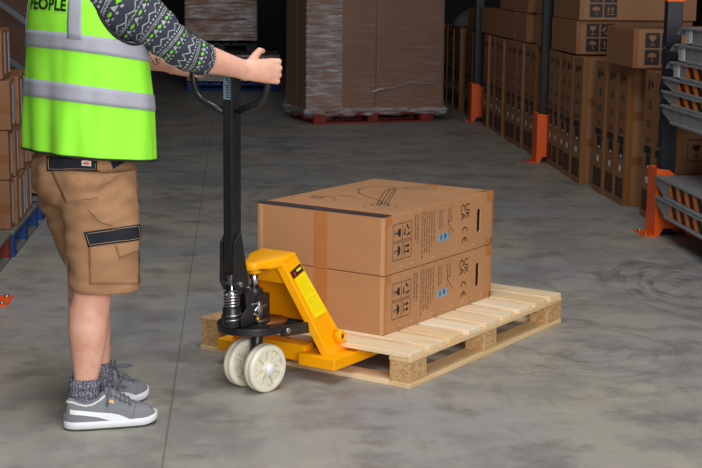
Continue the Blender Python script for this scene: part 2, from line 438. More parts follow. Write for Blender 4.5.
def product_carton(label, z, marked_top):
    t = thing('product_carton', label, 'carton', jw(0.182, -0.295, z), AJ, 'two product cartons on the pallet')
    mb = MB(); mb.box((0, 0, 0.0015), (BL, BW, BH - 0.0015))
    body = mb.build('body', 'card', t)
    cu = MB()
    pl = [(0.805 + 0.0145 * math.cos(a), 0.128 + (0.040 if math.sin(a) >= 0 else -0.040) + 0.0145 * math.sin(a)) for a in [2 * PI * i / 20 for i in range(20)]]
    cu.prism(pl, lambda x, y, d: (x, d, y), -0.02, 0.012); cu.box((0.70, 0.006, 0.03), (0.90, 0.30, 0.22))
    cut = cu.build('cutter', 'card', t)
    bpy.context.view_layer.update()
    bo = body.modifiers.new('Bool', 'BOOLEAN'); bo.object = cut; bo.operation = 'DIFFERENCE'; bo.solver = 'EXACT'; bo.use_self = True
    bake(body); bpy.data.objects.remove(cut)
    md = body.modifiers.new('Bevel', 'BEVEL'); md.width = 0.006; md.segments = 3; md.limit_method = 'ANGLE'; md.angle_limit = 0.8
    e = 0.0006
    # tapes: centre of the short end, the corners
    mb = MB(); c = 0.32
    mb.box((-e, c - 0.035, 0.0), (0.002, c + 0.035, BH - 0.002)); mb.build('packing_tape', 'tape', t)
    for y0, y1 in ((0.004, 0.018), (BW - 0.030, BW - 0.016)):
        mb = MB(); mb.box((-e, y0, 0.003), (0.002, y1, BH - 0.004)); mb.build('clear_tape', 'cleartape', t)
    mb = MB()
    mb.box((0.004, -e, 0.21), (0.055, 0.002, BH - 0.003)); mb.box((0.004, -e, 0.003), (0.022, 0.002, 0.212)); mb.build('packing_tape', 'tape', t)
    mb = MB(); mb.box((0.875, -e, 0.205), (BL - 0.003, 0.002, BH - 0.003)); mb.box((0.922, -e, 0.003), (BL - 0.003, 0.002, 0.21)); mb.box((0.87, -e, 0.003), (BL - 0.003, 0.002, 0.03)); mb.build('packing_tape', 'tape', t)
    if marked_top:
        mb = MB(); mb.box((BL - 0.06, BW * 0.42, BH - 0.003), (BL + e, BW * 0.53, BH - 0.001 + e)); mb.build('packing_tape', 'tape', t); mb = MB(); mb.box((BL - 0.09, 0.002, BH - 0.003), (BL - 0.003, 0.04, BH - 0.001 + e)); mb.build('packing_tape', 'tape', t)
    # printing on the long side, turned a quarter clockwise: up of the print points along +x
    y = -0.0012
    mb = MB()
    put = lambda px, py: (py, y, -px)          # print (right, up) -> side (x, z)
    F0, F1, G0, G1 = 0.064, 0.212, 0.056, 0.208
    fx, fz = (F0 + F1) / 2, (G0 + G1) / 2
    def ln(x0, z0, x1, z1, w_=0.0022):
        dx, dz = x1 - x0, z1 - z0; l_ = math.hypot(dx, dz); nx, nz = -dz / l_ * w_ / 2, dx / l_ * w_ / 2
        mb.quad([(x0 + nx, y, z0 + nz), (x1 + nx, y, z1 + nz), (x1 - nx, y, z1 - nz), (x0 - nx, y, z0 - nz)])
    for za, zb in ((G0, fz - 0.004), (fz + 0.004, G1)):
        for xa, xb in ((F0, fx), (fx, F1)):
            ln(xa, za, xb, za); ln(xa, zb, xb, zb); ln(xa, za, xa, zb); ln(xb, za, xb, zb)
    for kd, X, Z in (('glass', (F0 + fx) / 2, (G1 + fz) / 2), ('umbrella', (F0 + fx) / 2, (G0 + fz) / 2), ('recycle', (F1 + fx) / 2, (G1 + fz) / 2), ('arrows', (F1 + fx) / 2, (G0 + fz) / 2)):
        icon_lines(mb, kd, (-Z, X), 0.066, put)
    mb.build('symbol_print', 'ink', t); mb = MB()
    for txt, X, Z, sz in (('UK', 0.695, 0.187, 0.054), ('CA', 0.653, 0.187, 0.054), ):
        mb = MB()
        for pg in text_polys(txt, sz, 0.0):
            mb.bm.faces.new([mb.bm.verts.new(put(-Z + a, X + b)) for a, b in pg])
        mb.build('mark_print', 'ink', t)
    for cxx, arc, bar in ((0.105, 0, False), (0.058, 0, True)):   # the rounded C and E of the CE mark
        mb = MB(); n = 16; R1, R0 = 0.025, 0.0195; pts = [PI * 0.5 + PI * i / n for i in range(n + 1)]
        for i in range(n):
            a, b = pts[i], pts[i + 1]
            mb.quad([put(-cxx + 0.012 + r_ * math.cos(q), 0.675 + r_ * math.sin(q)) for r_, q in ((R0, a), (R1, a), (R1, b), (R0, b))])
        if bar:
            ln(0.675, cxx + 0.0095, 0.675, cxx - 0.008, 0.0055)
        mb.build('mark_print', 'ink', t)
    # small print: rows of tiny words, too fine to read
    rnd = random.Random(11)
    for X, z0, z1 in ((0.449, 0.222, 0.135), (0.470, 0.222, 0.150), (0.401, 0.228, 0.085), (0.380, 0.228, 0.075), (0.360, 0.228, 0.055), (0.340, 0.230, 0.060), (0.320, 0.231, 0.075), (0.300, 0.232, 0.040), (0.262, 0.226, 0.120), (0.241, 0.228, 0.115), (0.527, 0.220, 0.165), (0.548, 0.224, 0.175), (0.53, 0.13, 0.10)):
        z_ = z0; mb = MB()
        while z_ > z1:
            w_ = rnd.uniform(0.008, 0.026)
            q = z_
            while q > z_ - w_:
                hgt = rnd.choice((0.006, 0.009, 0.011)); ww = 0.0018
                mb.quad([(X - 0.0035, y, q), (X - 0.0035 + hgt, y, q), (X - 0.0035 + hgt, y, q - ww), (X - 0.0035, y, q - ww)])
                q -= 0.0036
            z_ -= w_ + 0.005
        mb.build('small_print', 'inkgrey', t)
    mb = MB()
    def ln2(x0, z0, x1, z1, w_):
        dx, dz = x1 - x0, z1 - z0; l_ = math.hypot(dx, dz); nx, nz = -dz / l_ * w_ / 2, dx / l_ * w_ / 2
        mb.quad([(x0 + nx, y, z0 + nz), (x1 + nx, y, z1 + nz), (x1 - nx, y, z1 - nz), (x0 - nx, y, z0 - nz)])
    ln2(0.54, 0.165, 0.521, 0.158, 0.003); ln2(0.521, 0.158, 0.572, 0.108, 0.003)
    mb.build('tick_print', 'inkgrey', t)
    mb = MB(); mb.box((0.442, y - 0.0006, 0.082), (0.528, 0.0005, 0.116)); lab = mb.build('blue_label', 'bluelabel', t)
    mb = MB()
    for i in range(3): mb.quad([(0.452 + i * 0.008, y - 0.0011, 0.111), (0.456 + i * 0.008, y - 0.0011, 0.111), (0.456 + i * 0.008, y - 0.0011, 0.088), (0.452 + i * 0.008, y - 0.0011, 0.088)])
    mb.quad([(0.49, y - 0.0011, 0.113), (0.505, y - 0.0011, 0.113), (0.505, y - 0.0011, 0.09), (0.49, y - 0.0011, 0.09)])
    mb.build('print', 'inkgrey', lab)
    for i in range(9):                          # staples along the lower edge
        x = 0.12 + i * 0.09; mb = MB(); mb.box((x, y - 0.0004, 0.020), (x + 0.014, 0.0005, 0.028)); mb.build('staple', 'cleartape', t)
    if marked_top:
        zt = BH + 0.0006
        mb = MB(); mb.box((0.0, 0.0, BH - 0.002), (0.052, BW, zt)); mb.box((-0.0008, 0.0, BH - 0.005), (0.001, BW, BH)); mb.build('dark_band', 'darkband', t)
        mb = MB(); mb.box((0.046, 0.015, BH - 0.002), (0.054, BW * 0.55, zt + 0.0006)); mb.box((0.052, BW * 0.5, BH - 0.002), (0.06, BW - 0.02, zt + 0.0006)); mb.build('red_line', 'redline', t)
        mb = MB()
        def stroke(pts, r=0.0016):
            P3 = [V((x, y_, zt)) for x, y_ in pts]
            for a, b in zip(P3[:-1], P3[1:]):
                d = (b - a).normalized(); nrm = V((-d.y, d.x, 0)) * r
                mb.quad([a + nrm, b + nrm, b - nrm, a - nrm])
        def ring(cx_, cy_, r, r2=None, n=40, dash=False):
            r2 = r2 or r
            for i in range(n):
                if dash and i % 2: continue
                a, b = 2 * PI * i / n, 2 * PI * (i + 1) / n
                stroke([(cx_ + r * math.cos(a), cy_ + r2 * math.sin(a)), (cx_ + r * math.cos(b), cy_ + r2 * math.sin(b))])
        stroke_pts = DRAW
        for s_ in stroke_pts['lines']: stroke(s_)
        for c_ in stroke_pts['rings']: ring(*c_)
        mb.build('printed_drawing', 'inkgrey', t)
    return t
DRAW = {'lines': [
    [(0.248, 0.200), (0.66, 0.412), (0.70, 0.415), (0.716, 0.392), (0.69, 0.375), (0.294, 0.172)],
    [(0.262, 0.190), (0.672, 0.398)], [(0.28, 0.182), (0.69, 0.386)], [(0.30, 0.205), (0.31, 0.22)], [(0.64, 0.375), (0.625, 0.388)],
    [(0.30, 0.20), (0.361, 0.254), (0.433, 0.379), (0.48, 0.44), (0.529, 0.480), (0.57, 0.505), (0.615, 0.522), (0.66, 0.528), (0.709, 0.520), (0.74, 0.495), (0.756, 0.46), (0.741, 0.407)],
    [(0.39, 0.491), (0.374, 0.377)], [(0.30, 0.52), (0.42, 0.43)], [(0.716, 0.392), (0.738, 0.362), (0.765, 0.292), (0.842, 0.252)], [(0.73, 0.40), (0.80, 0.34), (0.86, 0.30)],
    [(0.245, 0.50), (0.30, 0.505), (0.305, 0.56), (0.25, 0.555), (0.245, 0.50)], [(0.258, 0.512), (0.29, 0.515), (0.293, 0.546), (0.262, 0.544), (0.258, 0.512)]],
    'rings': [(0.27, 0.18, 0.022), (0.69, 0.395, 0.017), (0.226, 0.168, 0.072, 0.072, 44, True), (0.222, 0.515, 0.10, 0.10, 44, True), (0.255, 0.185, 0.04), (0.79, 0.30, 0.07, 0.07, 36, True)]}
product_carton('lower brown product carton, lying flat on the wooden pallet', 0.144, False)
product_carton('upper brown product carton with line drawing and dark band on top', 0.144 + BH, True)
# ------------------------------------------------------------------ pallet truck
jk = thing('pallet_truck', 'yellow hand pallet truck with black handle, forks under the wooden pallet', 'pallet truck', MJ, AJ)
# forks
for v0, v1 in ((-0.272, -0.094), (0.148, 0.326)):
    mb = MB()
    prof = [(-0.145, 0.062), (-0.145, 0.111), (0.98, 0.111), (1.06, 0.085), (1.06, 0.062)]
    mb.prism(prof, lambda x, z, d: (x, d, z), v0, v1)
    f = mb.build('fork', 'yellow', jk, 0.005, 3)
    mb = MB(); vc = (v0 + v1) / 2
    mb.cyl((0.90, vc - 0.05, 0.038), (0.90, vc + 0.05, 0.038), 0.038, 24); mb.build('load_roller', 'nylon', f, 0.003)
    mb = MB(); mb.box((0.85, vc - 0.062, 0.03), (0.98, vc - 0.054, 0.08)); mb.box((0.85, vc + 0.054, 0.03), (0.98, vc + 0.062, 0.08)); mb.build('roller_bracket', 'black', f)
# cross member between the fork heels
mb = MB(); mb.box((-0.110, -0.10, 0.066), (-0.04, 0.155, 0.135)); mb.build('cross_member', 'yellow', jk, 0.004)
# sloping side plates with a folded front edge
for sgn in (-1, 1):
    o_ = 0.0 if sgn < 0 else 0.05
    a = V((-0.238, sgn * 0.082, 0.498)); b = V((-0.152, sgn * 0.082, 0.526))
    c = V((0.052, sgn * (0.212 + o_), 0.108)); d = V((-0.108, sgn * (0.225 + o_), 0.108))
    inn = V((0, -sgn * 0.010, 0))
    mb = MB()
    mb.hexa([a, b, c, d, a + inn, b + inn, c + inn, d + inn])
    fl_ = V((-0.012, -sgn * 0.034, -0.004))
    mb.hexa([a, a + V((0.012, 0, 0.004)), d + V((0.016, 0, 0)), d, a + fl_, a + fl_ + V((0.012, 0, 0)), d + fl_ + V((0.012, 0, 0.004)), d + fl_ + V((0, 0, 0.004))])
    plate = mb.build('side_plate', 'yellow', jk, 0.0045, 3)
    # pivot boss near the foot
    mb = MB(); p = V((-0.018, sgn * (0.206 + o_), 0.172))
    mb.lathe([(0.0, -0.01), (0.027, -0.01), (0.027, 0.018), (0.022, 0.024), (0.012, 0.024), (0.012, 0.014), (0.0, 0.014)], p, (0, sgn, 0.1), 28, closed_prof=False)
    bs = mb.build('pivot_boss', 'yellow', plate, smooth=False)
    mb = MB(); mb.cyl(p + V((0, sgn * 0.012, 0)), p + V((0, sgn * 0.0185, 0)), 0.0118, 18); mb.build('pivot_pin', 'blackmatt', plate)
    if sgn < 0:
        # yellow instruction label and warning strip on the outer face
        n = (b - a).cross(d - a).normalized(); n = n if n.y < 0 else -n
        def pt(s_, t_):
            q = (a * (1 - s_) + b * s_) * (1 - t_) + (d * (1 - s_) + c * s_) * t_
            return q + n * 0.0012
        def patch(s0, s1, t0, t1, skew=0.0):
            P = [pt(s0, t0 + skew), pt(s1, t0), pt(s1, t1), pt(s0, t1 + skew)]
            return P
        mb = MB(); P = patch(0.20, 0.93, 0.185, 0.60, 0.012); mb.hexa([q - n * 0.0015 for q in P] + [q for q in P]); lb = mb.build('instruction_label', 'yellowlabel', plate)
        mb = MB(); rnd = random.Random(3)
        for i in range(16):
            t0 = 0.215 + i * 0.0225
            x_ = 0.28
            while x_ < 0.82 and i not in (8,):
                w_ = rnd.uniform(0.03, 0.10)
                P = patch(x_, min(0.86, x_ + w_), t0, t0 + 0.006, 0.0); mb.quad([q + n * 0.0004 for q in P]); x_ += w_ + 0.03
        mb.build('print', plain('label_ochre', S(214, 184, 20), 0.5), lb)
        mb = MB(); P = patch(0.16, 0.93, 0.105, 0.175, 0.012); mb.hexa([q - n * 0.0015 for q in P] + P); ws = mb.build('warning_strip', 'blackmatt', plate)
        mb = MB(); P = [pt(0.26, 0.170) + n * .0006, pt(0.44, 0.160) + n * .0006, pt(0.33, 0.125) + n * .0006]; mb.bm.faces.new([mb.bm.verts.new(q) for q in P]); mb.build('warning_triangle', 'stickerred', ws)
        mb = MB(); P = patch(0.52, 0.84, 0.128, 0.148, 0.004); mb.quad([q + n * .0006 for q in P]); mb.build('warning_text', 'yellowlabel', ws)
# head above the pump
mb = MB()
pl = []
for i in range(9):
    a = PI / 2 + PI * i / 8; pl.append((-0.322 + 0.042 * math.cos(a), 0.042 * math.sin(a)))
pl += [(-0.285, -0.055), (-0.255, -0.076), (-0.225, -0.086), (-0.145, -0.086), (-0.145, 0.086), (-0.225, 0.086), (-0.255, 0.076), (-0.285, 0.055)]
def headtop(x): return 0.506 + (x + 0.365) * 0.10
A = [(x, y, headtop(x)) for x, y in pl]; B = [(x, y, headtop(x) - (0.040 if x > -0.31 else 0.034)) for x, y in pl]
mb.loft([B, A]); mb.build('head', 'yellow', jk, 0.010, 4, smooth=True)
mb = MB(); mb.lathe([(0.0, 0.458), (0.024, 0.458), (0.028, 0.464), (0.028, 0.485), (0.0, 0.485)], (-0.312, 0, 0), (0, 0, 1), 28, closed_prof=False); mb.build('ram_socket', 'yellow', jk)
mb = MB(); mb.hexa([(-0.205, -0.082, 0.405), (-0.199, -0.082, 0.405), (-0.199, 0.082, 0.405), (-0.205, 0.082, 0.405), (-0.235, -0.076, 0.50), (-0.228, -0.076, 0.50), (-0.228, 0.076, 0.50), (-0.235, 0.076, 0.50)])
mb.build('apron_plate', 'yellow', jk, 0.002)
mb = MB(); mb.hexa([(-0.148, -0.076, 0.505), (-0.140, -0.076, 0.505), (-0.140, 0.076, 0.505), (-0.148, 0.076, 0.505), (-0.008, -0.185, 0.195), (0.0, -0.185, 0.195), (0.0, 0.215, 0.195), (-0.008, 0.215, 0.195)])
mb.build('back_panel', 'yellow', jk, 0.002)
# steering disc, links to the forks
mb = MB(); R = 0.138
pl = [(-0.33 + R * math.cos(a), R * math.sin(a)) for a in [PI / 2 + PI * i / 24 for i in range(25)]] + [(-0.315, -0.145), (-0.285, -0.145), (-0.285, -0.10), (-0.33, -0.085), (-0.345, -0.04), (-0.26, -0.04), (-0.26, 0.04), (-0.345, 0.04), (-0.33, 0.085), (-0.285, 0.10), (-0.285, 0.145), (-0.315, 0.145)]
mb.prism(pl, lambda x, y, d: (x, y, d), 0.236, 0.266); mb.build('steering_yoke', 'black', jk, 0.004)
for sgn in (-1, 1):
    mb = MB()
    mb.hexa([(-0.32, sgn * 0.150, 0.222), (-0.315, sgn * 0.128, 0.222), (-0.05, sgn * 0.138, 0.195), (-0.05, sgn * 0.160, 0.195), (-0.32, sgn * 0.150, 0.262), (-0.315, sgn * 0.128, 0.262), (-0.05, sgn * 0.138, 0.246), (-0.05, sgn * 0.160, 0.246)])
    lk = mb.build('lift_link', 'black', jk, 0.004)
    mb = MB(); mb.cyl((-0.295, sgn * 0.146, 0.243), (-0.295, sgn * 0.158, 0.243), 0.012, 6); mb.build('link_bolt', 'steel', lk)
mb = MB(); mb.cyl((-0.10, -0.14, 0.222), (-0.10, 0.14, 0.222), 0.016, 16); mb.build('link_shaft', 'blackmatt', jk)
mb = MB(); mb.lathe([(0.0, 0.250), (0.085, 0.250), (0.085, 0.258), (0.0, 0.258)], (-0.235, 0.0, 0), (0, 0, 1), 30, closed_prof=False); mb.build('turntable', plain('rusty_plate', S(120, 70, 26), 0.5, var=0.25), jk)
# pump, ram
mb = MB(); mb.box((-0.352, -0.043, 0.268), (-0.266, 0.045, 0.378)); mb.lathe([(0.0, 0.37), (0.036, 0.37), (0.036, 0.396), (0.028, 0.402), (0.0, 0.402)], (-0.314, 0, 0), (0, 0, 1), 24, closed_prof=False)
mb.lathe([(0.0, 0.255), (0.05, 0.255), (0.05, 0.275), (0.0, 0.275)], (-0.30, 0, 0), (0, 0, 1), 28, closed_prof=False)
pump = mb.build('pump_body', 'black', jk, 0.004)
mb = MB(); mb.lathe([(0.0, 0.270), (0.056, 0.270), (0.056, 0.276), (0.0, 0.276)], (-0.31, -0.0, 0), (0, 0, 1), 28, closed_prof=False); mb.build('pump_ring', 'steel', jk)
mb = MB(); mb.cyl((-0.314, 0, 0.395), (-0.314, 0, 0.475), 0.0195, 24); mb.build('ram', 'chrome', jk)
# release linkage: plated lever arms on the pump's side
mb = MB()
mb.tube([(-0.385, -0.055, 0.325), (-0.36, -0.062, 0.345), (-0.335, -0.06, 0.335), (-0.315, -0.058, 0.34)], 0.0065, 8)
mb.tube([(-0.365, -0.06, 0.36), (-0.36, -0.062, 0.33), (-0.352, -0.06, 0.30)], 0.009, 8)
mb.tube([(-0.385, -0.05, 0.315), (-0.352, -0.062, 0.298)], 0.006, 8); mb.box((-0.372, -0.066, 0.318), (-0.346, -0.050, 0.342))
mb.tube([(-0.40, -0.045, 0.352), (-0.345, -0.06, 0.352)], 0.004, 8)
mb.build('release_lever', 'steel', jk, 0.001, 1)
mb = MB(); mb.ball((-0.372, -0.062, 0.292), 0.010, 8); mb.build('release_nut', plain('brass_nut', S(190, 140, 60), 0.35, 0.8), jk)
# rocker plates beside the pump
mb = MB()
for v in (-0.050, 0.042):
    mb.prism([(-0.455, 0.275), (-0.345, 0.275), (-0.35, 0.33), (-0.385, 0.405), (-0.415, 0.425), (-0.43, 0.40), (-0.425, 0.34), (-0.46, 0.31)], lambda x, z, d: (x, d, z), v, v + 0.008)
mb.build('rocker_plate', 'black', jk, 0.002)
# spring-loaded pump piston
mb = MB(); X = -0.456; DZ = -0.022
mb.lathe([(0.0, 0.292), (0.033, 0.292), (0.036, 0.298), (0.036, 0.366), (0.031, 0.372), (0.0, 0.372)], (X, 0, DZ), (0, 0, 1), 26, closed_prof=False)
mb.box((X - 0.020, -0.022, 0.268), (X + 0.026, 0.022, 0.30))
mb.build('piston_housing', 'black', jk, 0.002)
mb = MB(); pts = []
for i in range(97):
    a = 2 * PI * 4.5 * i / 96; pts.append((X + 0.029 * math.cos(a), 0.029 * math.sin(a), 0.350 + 0.052 * i / 96))
mb.tube(pts, 0.0042, 8); mb.cyl((X, 0, 0.345), (X, 0, 0.47), 0.009, 14)
mb.lathe([(0.0, 0.421), (0.031, 0.421), (0.031, 0.430), (0.022, 0.436), (0.0, 0.436)], (X, 0, DZ), (0, 0, 1), 24, closed_prof=False)
mb.build('piston_spring', 'chrome', jk)
mb = MB(); pts = []
for i in range(40):
    a = PI + PI * 1.0 * i / 39; pts.append((X + 0.0375 * math.cos(a), 0.0375 * math.sin(a), 0.300 + 0.008 * i / 39))
for dz in (0, 0.018): mb.tube([(p[0], p[1], p[2] + dz) for p in pts], 0.0032, 6)
mb.build('piston_ring', 'steel', jk)
mb = MB(); mb.cyl((X + 0.002, -0.024, 0.462), (X + 0.002, 0.024, 0.462), 0.019, 20); mb.build('pump_roller', 'steel', jk)
# handle bracket
mb = MB()
for v in (-0.036, 0.026):
    mb.prism([(-0.485, 0.585), (-0.484, 0.605), (-0.462, 0.63), (-0.440, 0.645), (-0.398, 0.46), (-0.390, 0.415), (-0.408, 0.395), (-0.465, 0.415), (-0.488, 0.45)], lambda x, z, d: (x, d, z), v, v + 0.010)
br = mb.build('handle_bracket', 'black', jk, 0.002)
for (u_, z_) in ((-0.452, 0.442), (-0.402, 0.415)):
    mb = MB(); mb.cyl((u_, -0.046, z_), (u_, 0.046, z_), 0.011, 14); mb.build('bracket_bolt', 'steel', br, 0.0015)
# mast
mb = MB(); mb.box((-0.480, -0.0220, 0.52), (-0.422, 0.0220, 1.255)); mast = mb.build('mast', 'black', jk, 0.004)
mb = MB(); mb.box((-0.4815, -0.016, 1.155), (-0.479, 0.016, 1.248)); st = mb.build('mast_sticker', plain('sticker_steelblue', S(128, 152, 170), 0.3, 0.3, var=0.2, scale=40), mast)
mb = MB(); rnd = random.Random(5)
for i in range(9):
    z0 = 1.162 + i * 0.0090; mb.box((-0.4822, -0.014, z0), (-0.480, -0.014 + rnd.uniform(0.008, 0.022), z0 + 0.004))
mb.build('sticker_print', 'inkblack', st)
# handle loop
def arc_path(pts, r=0.045, n=7):
    """polyline with rounded corners"""
    out = [V(pts[0])]
    for i in range(1, len(pts) - 1):
        p = V(pts[i]); a = (V(pts[i - 1]) - p).normalized(); b = (V(pts[i + 1]) - p).normalized()
        d = min(r, (V(pts[i - 1]) - p).length * 0.48, (V(pts[i + 1]) - p).length * 0.48)
        for j in range(n + 1):
            t = j / n; out.append((p + a * d) * (1 - t) ** 2 + p * (2 * t * (1 - t)) + (p + b * d) * t ** 2)
    return out + [V(pts[-1])]
HU = -0.452
loop = arc_path([(HU, 0.02, 1.098), (HU, 0.162, 1.150), (HU, 0.188, 1.215), (HU, 0.186, 1.302), (HU, -0.172, 1.302), (HU, -0.174, 1.215), (HU, -0.145, 1.150), (HU, -0.02, 1.108)], 0.05)
mb = MB(); mb.tube(loop, 0.0140, 14); mb.build('handle_loop', 'black', jk, smooth=True)
mb = MB(); mb.box((HU - 0.012, 0.024, 1.085), (HU + 0.012, 0.033, 1.125)); mb.box((HU - 0.012, -0.033, 1.09), (HU + 0.012, -0.024, 1.13)); mb.build('handle_weld', 'black', jk, 0.003)
mb = MB(); mb.box((HU - 0.008, -0.011, 1.25), (HU + 0.008, 0.012, 1.31)); mb.build('control_stub', 'blackmatt', jk, 0.003)
# steering wheels on their axle
WU = -0.347; WV = -0.028
mb = MB(); mb.cyl((WU, WV, 0.085), (WU + 0.02, WV, 0.24), 0.024, 20); mb.box((WU - 0.022, WV - 0.022, 0.075), (WU + 0.022, WV + 0.022, 0.115)); mb.build('steering_column', 'black', jk, 0.003)
mb = MB(); mb.cyl((0, -0.085, 0), (0, 0.085, 0), 0.011, 14); ax_ = mb.build('axle', 'steel', jk); ax_.location = (WU, WV, 0.0965); ax_.rotation_euler = (0, 0, math.radians(-10))
for sgn in (-1, 1):
    c = V((0, sgn * 0.060, 0)); Rr = 0.0965; hw = 0.025
    mb = MB()
    prof = [(0.074, -hw), (0.074 + 0.004, -hw), (Rr - 0.008, -hw), (Rr - 0.001, -hw + 0.006), (Rr, -0.012), (Rr, -0.003), (Rr - 0.003, 0.0), (Rr, 0.003), (Rr, 0.012), (Rr - 0.001, hw - 0.006), (Rr - 0.008, hw), (0.078, hw), (0.074, hw - 0.004), (0.074, -hw + 0.004)]
    mb.lathe(prof, c, (0, 1, 0), 56)
    mb.lathe([(0.001, -0.003), (0.076, -0.003), (0.076, 0.003), (0.001, 0.003)], c, (0, 1, 0), 40)
    mb.lathe([(0.001, -hw - 0.002), (0.027, -hw - 0.002), (0.030, -hw + 0.002), (0.030, hw - 0.002), (0.027, hw + 0.002), (0.001, hw + 0.002)], c, (0, 1, 0), 32)
    for i in range(8):
        rot = Matrix.Rotation(2 * PI * i / 8 + 0.2, 4, 'Y')
        A_, B_, h_ = 0.0075, 0.0130, hw - 0.004
        mb.hexa([c + rot @ V(q) for q in ((0.027, -h_, -A_), (0.076, -h_ + 0.004, -B_), (0.076, h_ - 0.004, -B_), (0.027, h_, -A_), (0.027, -h_, A_), (0.076, -h_ + 0.004, B_), (0.076, h_ - 0.004, B_), (0.027, h_, A_))])
    wh = mb.build('steering_wheel', 'nylon', jk, 0.0015, 2); wh.location = (WU, WV, Rr); wh.rotation_euler = (0, 0, math.radians(-10))
    mb = MB(); mb.lathe([(0.0, 0.0), (0.021, 0.0), (0.021, 0.006), (0.018, 0.009), (0.0, 0.010)], c + V((0, sgn * (hw + 0.001), 0)), (0, sgn, 0), 28, closed_prof=False); mb.build('hub_cap', 'nylonwhite', wh)
# ------------------------------------------------------------------ right-hand rack
ORD = ['first', 'second', 'third', 'fourth', 'fifth', 'sixth', 'seventh', 'eighth', 'ninth', 'tenth', 'eleventh']
FT = 2.74                                  # face of the cartons, across the aisle
# tall cartons standing on edge. local frame: x into the rack, y along the aisle
def tall_proto(wd, ht, dp):
    t = thing('tall_carton', 'proto', 'carton', (0, 0, 0), AR)
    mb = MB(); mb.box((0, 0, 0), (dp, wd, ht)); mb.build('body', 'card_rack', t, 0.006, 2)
    e = -0.0015; rnd = random.Random(4)
    X = lambda a, z: (e, a * wd, z)
    # (a runs along the aisle; seen from the aisle the near side is on the right, a = 0)
    def rects(name, rs):
        mb = MB()
        for a0, z0, a1, z1 in rs: mb.quad([X(a0, z0), X(a1, z0), X(a1, z1), X(a0, z1)])
        mb.build(name, 'inkblack', t)
    rects('black_panel', [(0.20, 0.440, 0.80, 0.492)]); rects('black_panel', [(0.22, 0.335, 0.62, 0.432)])
    for za, zb in ((0.052, 0.118), (0.125, 0.190)):                                # block of four symbols
        for a0, a1 in ((0.14, 0.48), (0.52, 0.86)): rects('symbol_panel', [(a0, za, a1, zb)])
    mb = MB(); mb.bm.faces.new([mb.bm.verts.new(X(a, z)) for a, z in ((0.62, 0.865), (0.72, 0.895), (0.60, 0.955), (0.52, 0.915), (0.56, 0.88))])
    for a, b, w_ in ((0.40, 0.46, 0.030), (0.31, 0.37, 0.045), (0.22, 0.28, 0.03)): mb.quad([X(a, 0.895), X(b, 0.895), X(b, 0.895 + w_), X(a, 0.895 + w_)])
    mb.build('emblem_print', 'inkblack', t)
    rects('text_print', [(0.30, 0.79 - k_ * 0.014, 0.42 + rnd.uniform(0.05, 0.35), 0.796 - k_ * 0.014) for k_ in range(4)])
    rects('text_print', [(0.25, 0.66 - k_ * 0.018, 0.72, 0.665 - k_ * 0.018) for k_ in range(3)])
    rects('text_print', [(0.30, 0.545 - k_ * 0.014, 0.70, 0.550 - k_ * 0.014) for k_ in range(3)])
    mb = MB(); r_ = lambda a0, z0, a1, z1: mb.quad([(e - 0.0006, a0 * wd, z0), (e - 0.0006, a1 * wd, z0), (e - 0.0006, a1 * wd, z1), (e - 0.0006, a0 * wd, z1)])
    r_(0.33, 0.240, 0.58, 0.285); mb.build('white_label', 'white', t)
    mb = MB(); r_(0.30, 0.342, 0.50, 0.362); mb.build('white_label', 'white', t)
    for q, a, z in (('glass', 0.31, 0.158), ('umbrella', 0.31, 0.085), ('recycle', 0.69, 0.158), ('arrows', 0.69, 0.085)):
        mb = MB(); icon_lines(mb, q, (a * wd, z), 0.055, lambda x, y: (e - 0.0006, x, y)); mb.build('symbol_print', 'card_rack', t)
    # near end: tape bands, hand hole, small boxed symbol
    mb = MB()
    for za, zb in ((0.30, 0.36), (0.62, 0.68)): mb.box((-0.0012, -0.0014, za), (dp * 0.98, 0.004, zb))
    mb.box((-0.0012, -0.0016, 0.012), (0.05, 0.004, ht - 0.004)); mb.build('packing_tape', 'tape_rack', t)
    mb = MB(); y = -0.0018
    mb.quad([(0.185, y, 0.70), (0.235, y, 0.70), (0.235, y, 0.84), (0.185, y, 0.84)]); mb.build('hand_hole', 'inkblack', t); mb = MB()
    for a, b in (((0.15, 0.44), (0.27, 0.446)), ((0.15, 0.58), (0.27, 0.586)), ((0.15, 0.44), (0.154, 0.586)), ((0.266, 0.44), (0.27, 0.586))):
        mb.quad([(a[0], y, a[1]), (b[0], y, a[1]), (b[0], y, b[1]), (a[0], y, b[1])])
    icon_lines(mb, 'glass', (0.21, 0.513), 0.10, lambda x, z: (x, y, z))
    mb.build('symbol_print', 'inkblack', t)
    return t
protos = {}
GROUPS = [  # (edges along the aisle from the near end, where)
    ('tall cartons against the far end of the right rack', [17.50 + 0.285 * i for i in range(7)], 'far beyond the farthest orange guard'),
    ('tall cartons beside the farthest guard', [16.66 + 0.270 * i for i in range(3)], 'just beyond the farthest orange guard'),
    ('tall cartons just before the farthest guard', [14.66 + 0.285 * i for i in range(5)], 'just before the farthest orange guard'),
    ('tall cartons just beyond the middle guard', [13.06 + 0.288 * i for i in range(6)], 'just past the middle orange guard'),
    ('tall cartons nearest the middle guard', [11.24, 11.57, 11.84, 12.10, 12.33, 12.56], 'on this side of the middle guard'),
    ('trio of tall cartons', [10.10, 10.37, 10.66, 10.99], 'of the trio near the nearest guard'),
    ('tall cartons beside the nearest guard', [9.22, 9.49, 9.76], 'beside the nearest orange guard')]
rnd = random.Random(21)
